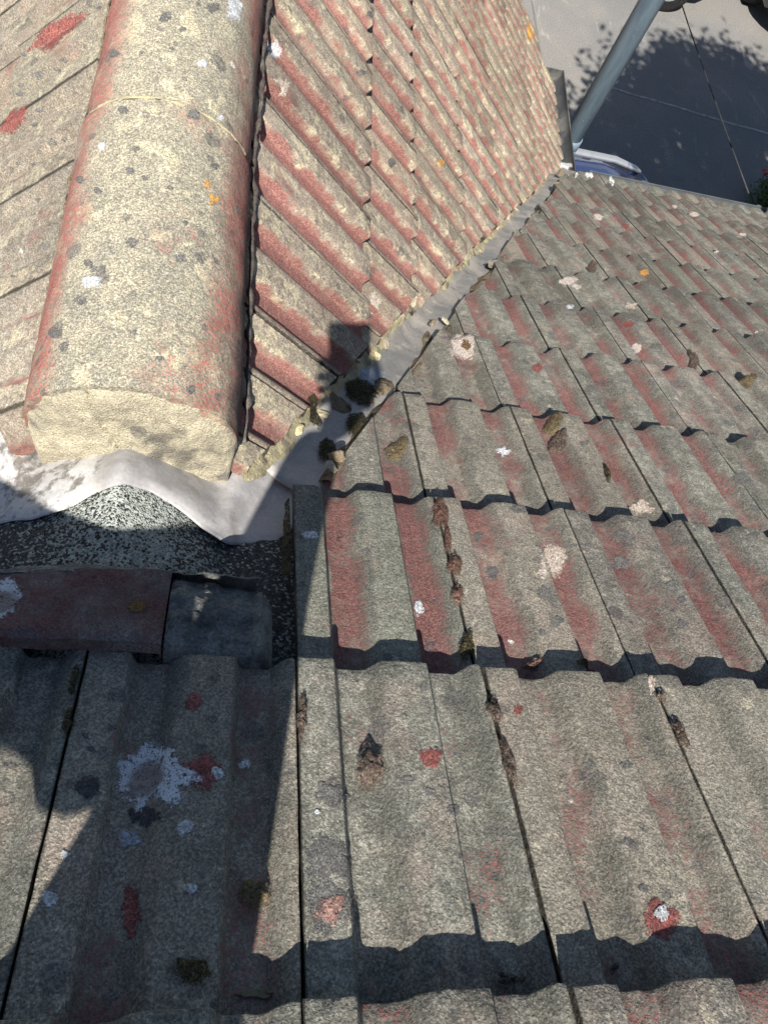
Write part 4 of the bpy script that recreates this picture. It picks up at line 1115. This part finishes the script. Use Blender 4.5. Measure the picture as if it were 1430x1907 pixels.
for z in (-3.4, -4.3):
    bm = bmesh.new(); box_bm(bm, (-.066, -.066, z + 2.62), (.066, .066, z + 2.65), .004); link("pipe_clip", bm_mesh("pipe_clip", bm), M_PIPE2, pipe)

# ------------------------------------------------------------------ cable
ga = Vector((2.585, 3.23, -1.93)); gb = CAM + ray(1279, 0) * 4.6
dirc = (gb - ga)
pts = [ga + dirc * t + Vector((0, 0, -.05 * math.sin(math.pi * min(1, t / 2.4)))) for t in [k / 10 * 3.0 for k in range(11)]]
M_CABLE = mat_simple("black_cable", (.03, .03, .032), (.045, .045, .047), 20, .0003, 100, .1, rough=.6)
link("cable", tube_mesh("cable", pts, .0042, 8), M_CABLE, None, None, label="thin black cable running up from the gutter over the drive", cat="cable")

# ------------------------------------------------------------------ cars
def mat_paint(name, c, rough=.25):
    N = NT(name); a = N.noise(N.pos, 60, 3)
    col = N.mix(N.ramp(a, .4, .6), c, tuple(x * .93 for x in c)); m = N.fin(col, rough, None, .0, .5)
    N.b.inputs['Coat Weight'].default_value = 1; N.b.inputs['Coat Roughness'].default_value = .04; return m
M_NAVY = mat_paint("navy_car_paint", (.020, .035, .105)); M_SILV = mat_paint("silver_blue_car_paint", (.42, .47, .53)); M_DKCAR = mat_paint("black_car_paint", (.012, .012, .014))
def mat_glass(name, c):
    N = NT(name); m = N.fin(c, .06, None, 0, .9); N.b.inputs['Coat Weight'].default_value = .6; return m
M_GLASS = mat_glass("dark_car_glass", (.015, .035, .035))
M_CHROME = mat_simple("polished_rail", (.72, .74, .76), (.66, .68, .70), 20, .0002, 100, .03, rough=.28, metal=.75)
M_TYRE = mat_simple("tyre_rubber", (.014, .014, .014), (.022, .022, .022), 30, .002, 120, .2)
M_LAMP = mat_simple("headlamp_lens", (.6, .62, .65), (.5, .52, .55), 20, .0005, 60, .05, rough=.1, spec=.8)
M_RLAMP = mat_simple("tail_lamp_lens", (.35, .02, .02), (.25, .015, .015), 20, .0005, 60, .05, rough=.15, spec=.8)
def loft(name, secs, smooth=True):
    n = len(secs[0]); vs = [p for s in secs for p in s]; fs = []
    for i in range(len(secs) - 1):
        for k in range(n):
            k2 = (k + 1) % n; fs.append((i * n + k, (i + 1) * n + k, (i + 1) * n + k2, i * n + k2))
    fs.append(tuple(range(n))); fs.append(tuple((len(secs) - 1) * n + k for k in range(n))[::-1])
    me = mesh(name, vs, fs, smooth)
    bm = bmesh.new(); bm.from_mesh(me); bmesh.ops.recalc_face_normals(bm, faces=bm.faces); bm.to_mesh(me); bm.free()
    me.set_sharp_from_angle(angle=R(42)); return me
def car(name, loc, rz, paint, label, roofpaint=None, rails=True, group=None):
    """x forward, y left, origin on the ground; 4.3 m long, 1.78 wide, 1.46 high"""
    t = empty(name, loc, rz, label=label, cat="car", group=group)
    xs = [-2.12, -2.06, -1.7, -1.25, -.6, 0, .55, 1.05, 1.45, 1.85, 2.05, 2.13]
    wd = [.70, .80, .87, .89, .89, .89, .89, .88, .87, .82, .72, .60]
    tp = [.80, .92, .96, .97, .96, .95, .94, .93, .90, .82, .70, .58]
    secs = []
    for x, w_, h in zip(xs, wd, tp):
        b = .24 if abs(x) < 1.9 else .34
        s = [(x, -w_ * .93, b), (x, -w_, b + .12), (x, -w_, .58), (x, -w_ * .97, h - .12), (x, -w_ * .86, h - .01), (x, -w_ * .4, h + .02), (x, 0, h + .025)]
        s += [(a, -y, z) for a, y, z in reversed(s[:-1])]; secs.append([Vector(p) for p in s])
    link("body", loft("body", secs), paint, t)
    gx = [-1.98, -1.75, -1.35, -.8, -.2, .25, .62, 1.08]; gw = [.70, .72, .70, .68, .67, .66, .65, .76]; gh = [.97, 1.20, 1.38, 1.44, 1.455, 1.44, 1.37, .96]
    # cabin glass (slightly smaller) and roof shell
    secs = []
    for x, w_, h in zip(gx, gw, gh):
        zb_ = .90; s = [(x, -.80 if h > 1.2 else -w_, zb_), (x, -w_ * 1.0, max(zb_ + .02, h - .07)), (x, -w_ * .86, h - .015), (x, -w_ * .4, h), (x, 0, h + .004)]
        s += [(a, -y, z) for a, y, z in reversed(s[:-1])]; secs.append([Vector(p) for p in s])
    link("cabin_glass", loft("cabin_glass", secs), M_GLASS, t)
    rs = []
    for x, w_, h in zip(gx[2:7], gw[2:7], gh[2:7]):
        rs.append([Vector((x, y, z + .012)) for y, z in ((-w_ * 1.02, h - .075), (-w_ * .98, h - .03), (-w_ * .84, h - .006), (-w_ * .4, h + .002), (0, h + .006), (w_ * .4, h + .002), (w_ * .84, h - .006), (w_ * .98, h - .03), (w_ * 1.02, h - .075))])
    link("roof", grid("roof", rs, True, .012), roofpaint or paint, t)
    for s in (-1, 1):
        link("windscreen_pillar", tube_mesh("windscreen_pillar", [(.60, s * .66, 1.35), (.85, s * .71, 1.16), (1.10, s * .77, .95)], .028, 8), paint, t)
        link("rear_pillar", tube_mesh("rear_pillar", [(-1.35, s * .70, 1.36), (-1.75, s * .74, 1.18), (-1.98, s * .76, .97)], .045, 8), paint, t)
        link("door_pillar", tube_mesh("door_pillar", [(-.25, s * .69, 1.40), (-.25, s * .81, .93)], .022, 6), M_BLK, t)
        if rails: link("roof_rail", tube_mesh("roof_rail", [(-1.40, s * .64, 1.39), (-1.25, s * .645, 1.425), (-.7, s * .64, 1.475), (-.1, s * .635, 1.485), (.35, s * .63, 1.455), (.56, s * .625, 1.40), (.62, s * .62, 1.375)], [.016, .024, .028, .028, .027, .022, .014], 12), M_CHROME, t)
        m = blob_mesh("mirror", .09, .055, .07, 2, 16, 6, .1); link("wing_mirror", m, M_BLK, t, Matrix.Translation((.82, s * .95, .98)))
        link("headlight", blob_mesh("headlight", .16, .10, .05, 3, 16, 5, .1), M_LAMP, t, Matrix.Translation((1.93, s * .60, .70)) @ Matrix.Rotation(R(50), 4, 'Y'))
        link("tail_light", blob_mesh("tail_light", .12, .08, .05, 3, 16, 5, .1), M_RLAMP, t, Matrix.Translation((-2.04, s * .64, .82)) @ Matrix.Rotation(R(-70), 4, 'Y'))
        for x in (-1.32, 1.33):
            wl = tube_mesh("wheel", [(x, s * .70, .31), (x, s * .715, .31), (x, s * .885, .31), (x, s * .90, .31)], [.28, .315, .315, .285], 28)
            o = link("wheel", wl, M_TYRE, t)
            link("rim", tube_mesh("rim", [(x, s * .89, .31), (x, s * .905, .31)], [.19, .17], 24), M_SILV, o)
    for s in (-1, 1):
        link("wiper", tube_mesh("wiper", [(1.04, s * .05 + .15, 1.0), (.96, s * .3 + .25, 1.07)], .009, 6), M_BLK, t)
    link("number_plate", blob_mesh("number_plate", .02, .26, .01, 1, 8, 3, 0), M_LAMP, t, Matrix.Translation((2.10, 0, .48)))
    return t
# navy car close to the wall; its far roof rail shows beyond the gutter
ra = hit_z(1079, 284, GZ + 1.48); rb = hit_z(1184, 309, GZ + 1.42)
ang = math.atan2(rb.y - ra.y, rb.x - ra.x)
off = Vector((math.cos(ang) * .56 - math.sin(ang) * .63, math.sin(ang) * .56 + math.cos(ang) * .63, 0))
cpos = Vector((rb.x, rb.y, 0)) - off
car("parked_car", (cpos.x, cpos.y, GZ), ang, M_NAVY, "navy car with silver roof rail parked below the gutter in the shade")
wb = hit_z(1226, 18, GZ); a2 = math.atan2(*(hit_z(1280, 20, GZ) - hit_z(1150, -8, GZ)).yx)
o2 = Vector((math.cos(a2) * 1.33 - math.sin(a2) * -.86, math.sin(a2) * 1.33 + math.cos(a2) * -.86, 0))
car("parked_car", (wb.x - o2.x, wb.y - o2.y, GZ), a2, M_SILV, "pale silver blue car whose front wheel shows behind the vent pipe", rails=False)
wc = hit_z(1425, 30, GZ + .1)
car("parked_car", (wc.x + .80, wc.y + 1.68, GZ), R(-96), M_DKCAR, "black car whose dark corner shows at the top right edge", rails=False)

# ------------------------------------------------------------------ tree (its shadow falls on the drive)
M_BARK = mat_simple("tree_bark", (.10, .075, .055), (.14, .11, .085), 12, .01, 90, .3)
def mat_leaf(name, c1, c2):
    N = NT(name); oi = N.noise(N.pos, 3, 3); m = N.fin(N.mix(oi, c1, c2), .6, None, 0, .3); return m
M_LEAF = mat_leaf("tree_leaves", (.045, .085, .025), (.09, .13, .04))
tree = empty("tree", (4.55, 4.35, GZ), label="leafy tree standing beside the drive whose shadow covers the asphalt", cat="tree")
rt = random.Random(11)
tc_ = Vector((4.30, 3.35, .10))
base_ = Vector((4.55, 4.35, GZ))
tr = [Vector((0, 0, -.05)), Vector((.03, -.05, 1.2)), Vector((-.05, -.3, 2.5)), Vector((-.15, -.7, 3.8)), Vector((-.2, -.9, 5.2))]
link("trunk", tube_mesh("trunk", tr, [.17, .14, .11, .08, .03], 12), M_BARK, tree)
ends = []
for i in range(26):
    a = rt.uniform(0, 6.28); z0 = rt.uniform(2.4, 4.8); st = Vector((-.05 - .05 * (z0 - 2.5), -.3 - .3 * (z0 - 2.5), z0))
    e = tc_ - base_ + Vector((math.cos(a) * rt.uniform(.9, 1.6), math.sin(a) * rt.uniform(.8, 1.3), rt.uniform(-.7, 1.4)))
    link("branch", tube_mesh("branch", [st, st.lerp(e, .5) + Vector((0, 0, .15)), e], [.04, .025, .008], 6), M_BARK, tree); ends.append(e)
vs = []; fs = []
clumps = []
for i in range(330):
    while True:
        q = Vector((rt.uniform(-1, 1), rt.uniform(-1, 1), rt.uniform(-1, 1)))
        if q.length < 1: break
    q = q.normalized() * q.length ** .45
    c = tc_ - base_ + Vector((q.x * 2.0, q.y * 1.45, q.z * 1.75))
    if (c + base_).z < -.75: continue
    if (c + base_).y < 1.7: continue
    clumps.append((c, rt.uniform(.22, .42)))
for c, r_ in clumps:
    for k in range(110):
        d = Vector((rt.gauss(0, 1), rt.gauss(0, 1), rt.gauss(0, .8))) * r_ * .55
        p = c + d; s = rt.uniform(.045, .08)
        a = Vector((rt.uniform(-1, 1), rt.uniform(-1, 1), rt.uniform(-.6, .6))).normalized(); b = a.cross(Vector((rt.uniform(-1, 1), rt.uniform(-1, 1), rt.uniform(-1, 1)))).normalized()
        i0 = len(vs); vs += [p - a * s, p + b * s * .55, p + a * s, p - b * s * .55]; fs.append((i0, i0 + 1, i0 + 2, i0 + 3))
link("crown", mesh("crown", vs, fs), M_LEAF, tree)
# ------------------------------------------------------------------ red flowering bush
pc = hit_z(1446, 332, GZ + .42)
M_FLOW = mat_simple("red_petals", (.50, .08, .07), (.55, .18, .15), 60, .001, 100, .2)
bush = empty("flowering_bush", (pc.x + .18, pc.y, GZ), label="bush with red flowers at the right edge of the shaded drive", cat="bush")
vs = []; fs = []; vf = []; ff = []
for k in range(2600):
    q = Vector((rt.gauss(0, .10), rt.gauss(0, .10), abs(rt.gauss(.22, .10))))
    a = Vector((rt.uniform(-1, 1), rt.uniform(-1, 1), rt.uniform(-.5, .5))).normalized(); b = a.cross(Vector((rt.uniform(-1, 1), rt.uniform(-1, 1), rt.uniform(-1, 1)))).normalized(); s = rt.uniform(.014, .026)
    i0 = len(vs); vs += [q - a * s, q + b * s * .6, q + a * s, q - b * s * .6]; fs.append((i0, i0 + 1, i0 + 2, i0 + 3))
link("foliage", mesh("foliage", vs, fs), M_LEAF, bush)
link("stem", tube_mesh("stem", [(0, 0, -.02), (.01, 0, .3)], [.02, .008], 8), M_BARK, bush)
for k in range(46):
    ce = Vector((rt.gauss(-.04, .11), rt.gauss(0, .10), rt.uniform(.34, .48))); v_ = []; f_ = []
    for j in range(16):
        a = Vector((rt.uniform(-1, 1), rt.uniform(-1, 1), rt.uniform(-.2, .8))).normalized(); b = a.cross(Vector((0, .3, 1))).normalized(); s = .032
        i0 = len(v_); v_ += [ce, ce + a * s + b * s * .5, ce + a * s * 1.4, ce + a * s - b * s * .5]; f_.append((i0, i0 + 1, i0 + 2, i0 + 3))
    link("flower", mesh("flower", v_, f_), M_FLOW, bush)

# ------------------------------------------------------------------ photographer lying over the main ridge, phone held out
M_SKIN = mat_simple("skin", (.46, .29, .21), (.42, .26, .19), 12, .0005, 200, .05, rough=.5)
M_CLOTH = mat_simple("dark_jacket", (.045, .05, .065), (.06, .065, .08), 40, .002, 400, .2)
M_TROU = mat_simple("work_trousers", (.07, .065, .06), (.09, .085, .08), 40, .002, 400, .2)
M_HAIR = mat_simple("brown_hair", (.05, .03, .02), (.07, .045, .03), 80, .002, 400, .3)
M_PHONE = mat_simple("phone_case", (.02, .02, .022), (.03, .03, .032), 20, .0002, 100, .05, rough=.4)
e1 = (-SUN).cross(Vector((0, 0, 1))).normalized(); e2 = e1.cross(-SUN).normalized()
def SC(a, b, s): return CAM + e1 * a + e2 * b + SUN * s
# phone
ph = bmesh.new(); box_bm(ph, (-.060, -.140, .004), (.0145, .0135, .012), .003)
mwp = Matrix.Translation(CAM) @ m3.to_4x4()
# camera local: x right, y up, -z forward -> the phone body sits behind the lens (+z)
link("mobile_phone", bm_mesh("mobile_phone", ph), M_PHONE, None, mwp, label="black mobile phone held out over the roof, seen only as a shadow", cat="phone")
wr = SC(-.004, -.165, -.02)
elb = SC(.006, -.405, .0); shR = SC(.03, -.62, .2); shL = SC(-.37, -.62, .15); chest = (shR + shL) / 2
elL = SC(-.42, -.392, .02); wrL = SC(-.045, -.360, -.01)
head = SC(-.15, -.60, .36); neck = chest.lerp(head, .35) + Vector((0, 0, .02))
spine = chest + Vector((-.01, -.22, -.02)); pelv = chest + Vector((-.03, -.48, -.10))
def skin(name, joints, edges, rads, mat, parent, root=0, sub=2):
    me = bpy.data.meshes.new(name); me.from_pydata([tuple(j) for j in joints], edges, []); me.update()
    o = bpy.data.objects.new(name, me); COL.objects.link(o); o.parent = parent
    md = o.modifiers.new("skin", 'SKIN'); md.use_smooth_shade = True
    for i, v in enumerate(me.skin_vertices[0].data):
        v.radius = rads[i] if isinstance(rads[i], tuple) else (rads[i], rads[i]); v.use_root = (i == root)
    o.modifiers.new("sub", 'SUBSURF').levels = sub; o.modifiers["sub"].render_levels = sub
    me.materials.append(mat); return o
person = empty("person", (0, 0, 0), label="person in dark jacket lying over the ridge and holding out the phone", cat="person")
kneeR = pelv + Vector((.10, -.42, -.24)); kneeL = pelv + Vector((-.10, -.44, -.22)); ftR = kneeR + Vector((.02, -.38, -.24)); ftL = kneeL + Vector((-.02, -.38, -.22))
J = [pelv, spine, chest, neck, head - Vector((0, 0, .03)), shR, elb, SC(-.008, -.29, -.01), wr, shL, elL, elL.lerp(wrL, .55), wrL, pelv + Vector((.09, -.05, -.02)), kneeR, ftR, pelv + Vector((-.09, -.05, -.02)), kneeL, ftL, SC(.0, -.51, .09)]
E_ = [(0, 1), (1, 2), (2, 3), (3, 4), (2, 5), (5, 19), (19, 6), (6, 7), (7, 8), (2, 9), (9, 10), (10, 11), (11, 12), (0, 13), (13, 14), (14, 15), (0, 16), (16, 17), (17, 18)]
Rr = [.13, .12, .13, .055, .06, .095, .064, .048, .032, .085, .052, .058, .078, .09, .065, .045, .09, .065, .045, .092]
Rr = [r_ * 1.15 for r_ in Rr]
skin("body", J, E_, Rr, M_CLOTH, person)
# head
bm = bmesh.new(); bmesh.ops.create_uvsphere(bm, u_segments=28, v_segments=20, radius=1)
for v in bm.verts:
    x, y, z = v.co; 
    jaw = 1 - .28 * max(0, -z) ** 1.3
    nose = .16 * math.exp(-((x / .12) ** 2 + ((z + .12) / .2) ** 2)) if y > .5 else 0
    eye = -.05 * (math.exp(-(((abs(x) - .35) / .13) ** 2 + ((z - .08) / .1) ** 2))) if y > .4 else 0
    v.co = Vector((x * .076 * jaw, (y + nose + eye) * .095, z * .115))
link("head", bm_mesh("head", bm, True), M_SKIN, person, Matrix.Translation(head) @ Matrix.Rotation(R(-25), 4, 'X'))
bm = bmesh.new(); bmesh.ops.create_uvsphere(bm, u_segments=28, v_segments=20, radius=1)
for v in bm.verts: v.co = Vector((v.co.x * .082, v.co.y * .10 - .012, v.co.z * .118 + .012)) * (1 + .03 * mnoise.noise(v.co * 9))
bmesh.ops.delete(bm, geom=[v for v in bm.verts if v.co.z < -.02 and v.co.y > -.01], context='VERTS')
link("hair", bm_mesh("hair", bm, True), M_HAIR, person, Matrix.Translation(head) @ Matrix.Rotation(R(-25), 4, 'X'))
for s in (-1, 1): link("ear", blob_mesh("ear", .012, .03, .018, 2, 14, 5, .1), M_SKIN, person, Matrix.Translation(head + Vector((s * .074, -.005, -.01))) @ Matrix.Rotation(R(90) * s, 4, 'Y'))
# right hand around the lower half of the phone
def cl(x, y, z): return CAM + right * x - down * y - fwd * z
palm = [cl(-.012, -.150, .020), cl(-.015, -.120, .034), cl(-.018, -.085, .034)]
skin("hand", [wr] + palm, [(0, 1), (1, 2), (2, 3)], [.027, (.026, .020), (.034, .017), (.030, .014)], M_SKIN, person, 1)
for i in range(4):
    y = -.055 - .021 * i; l = [1, 1.06, 1.0, .85][i]
    skin("finger", [cl(-.030, y - .01, .030), cl(-.062 * l - .004, y, .022), cl(-.071, y + .002, .006), cl(-.058, y + .004, -.004)], [(0, 1), (1, 2), (2, 3)], [.0095, .009, .008, .0065], M_SKIN, person, 0)
skin("thumb", [cl(.010, -.120, .032), cl(.026, -.100, .024), cl(.026, -.075, .018), cl(.016, -.055, .017)], [(0, 1), (1, 2), (2, 3)], [.013, .0115, .010, .008], M_SKIN, person, 0)
# left hand gripping the right forearm
lh = [wrL, wrL + (elb - wrL) * .5 + e2 * .01, elb + e2 * .01]
skin("hand", lh, [(0, 1), (1, 2)], [.026, (.034, .016), (.030, .014)], M_SKIN, person, 0)
for i in range(4):
    b0 = lh[2] + e2 * (.03 - .02 * i); skin("finger", [b0, b0 + e1 * .028 + SUN * .01, b0 + e1 * .045 - SUN * .012, b0 + e1 * .038 - SUN * .032], [(0, 1), (1, 2), (2, 3)], [.0095, .009, .008, .0065], M_SKIN, person, 0)
skin("thumb", [lh[1] - SUN * .01, lh[1] + e1 * .03 - SUN * .035 + e2 * .02, lh[1] + e1 * .05 - SUN * .045 + e2 * .03], [(0, 1), (1, 2)], [.013, .011, .009], M_SKIN, person, 0)
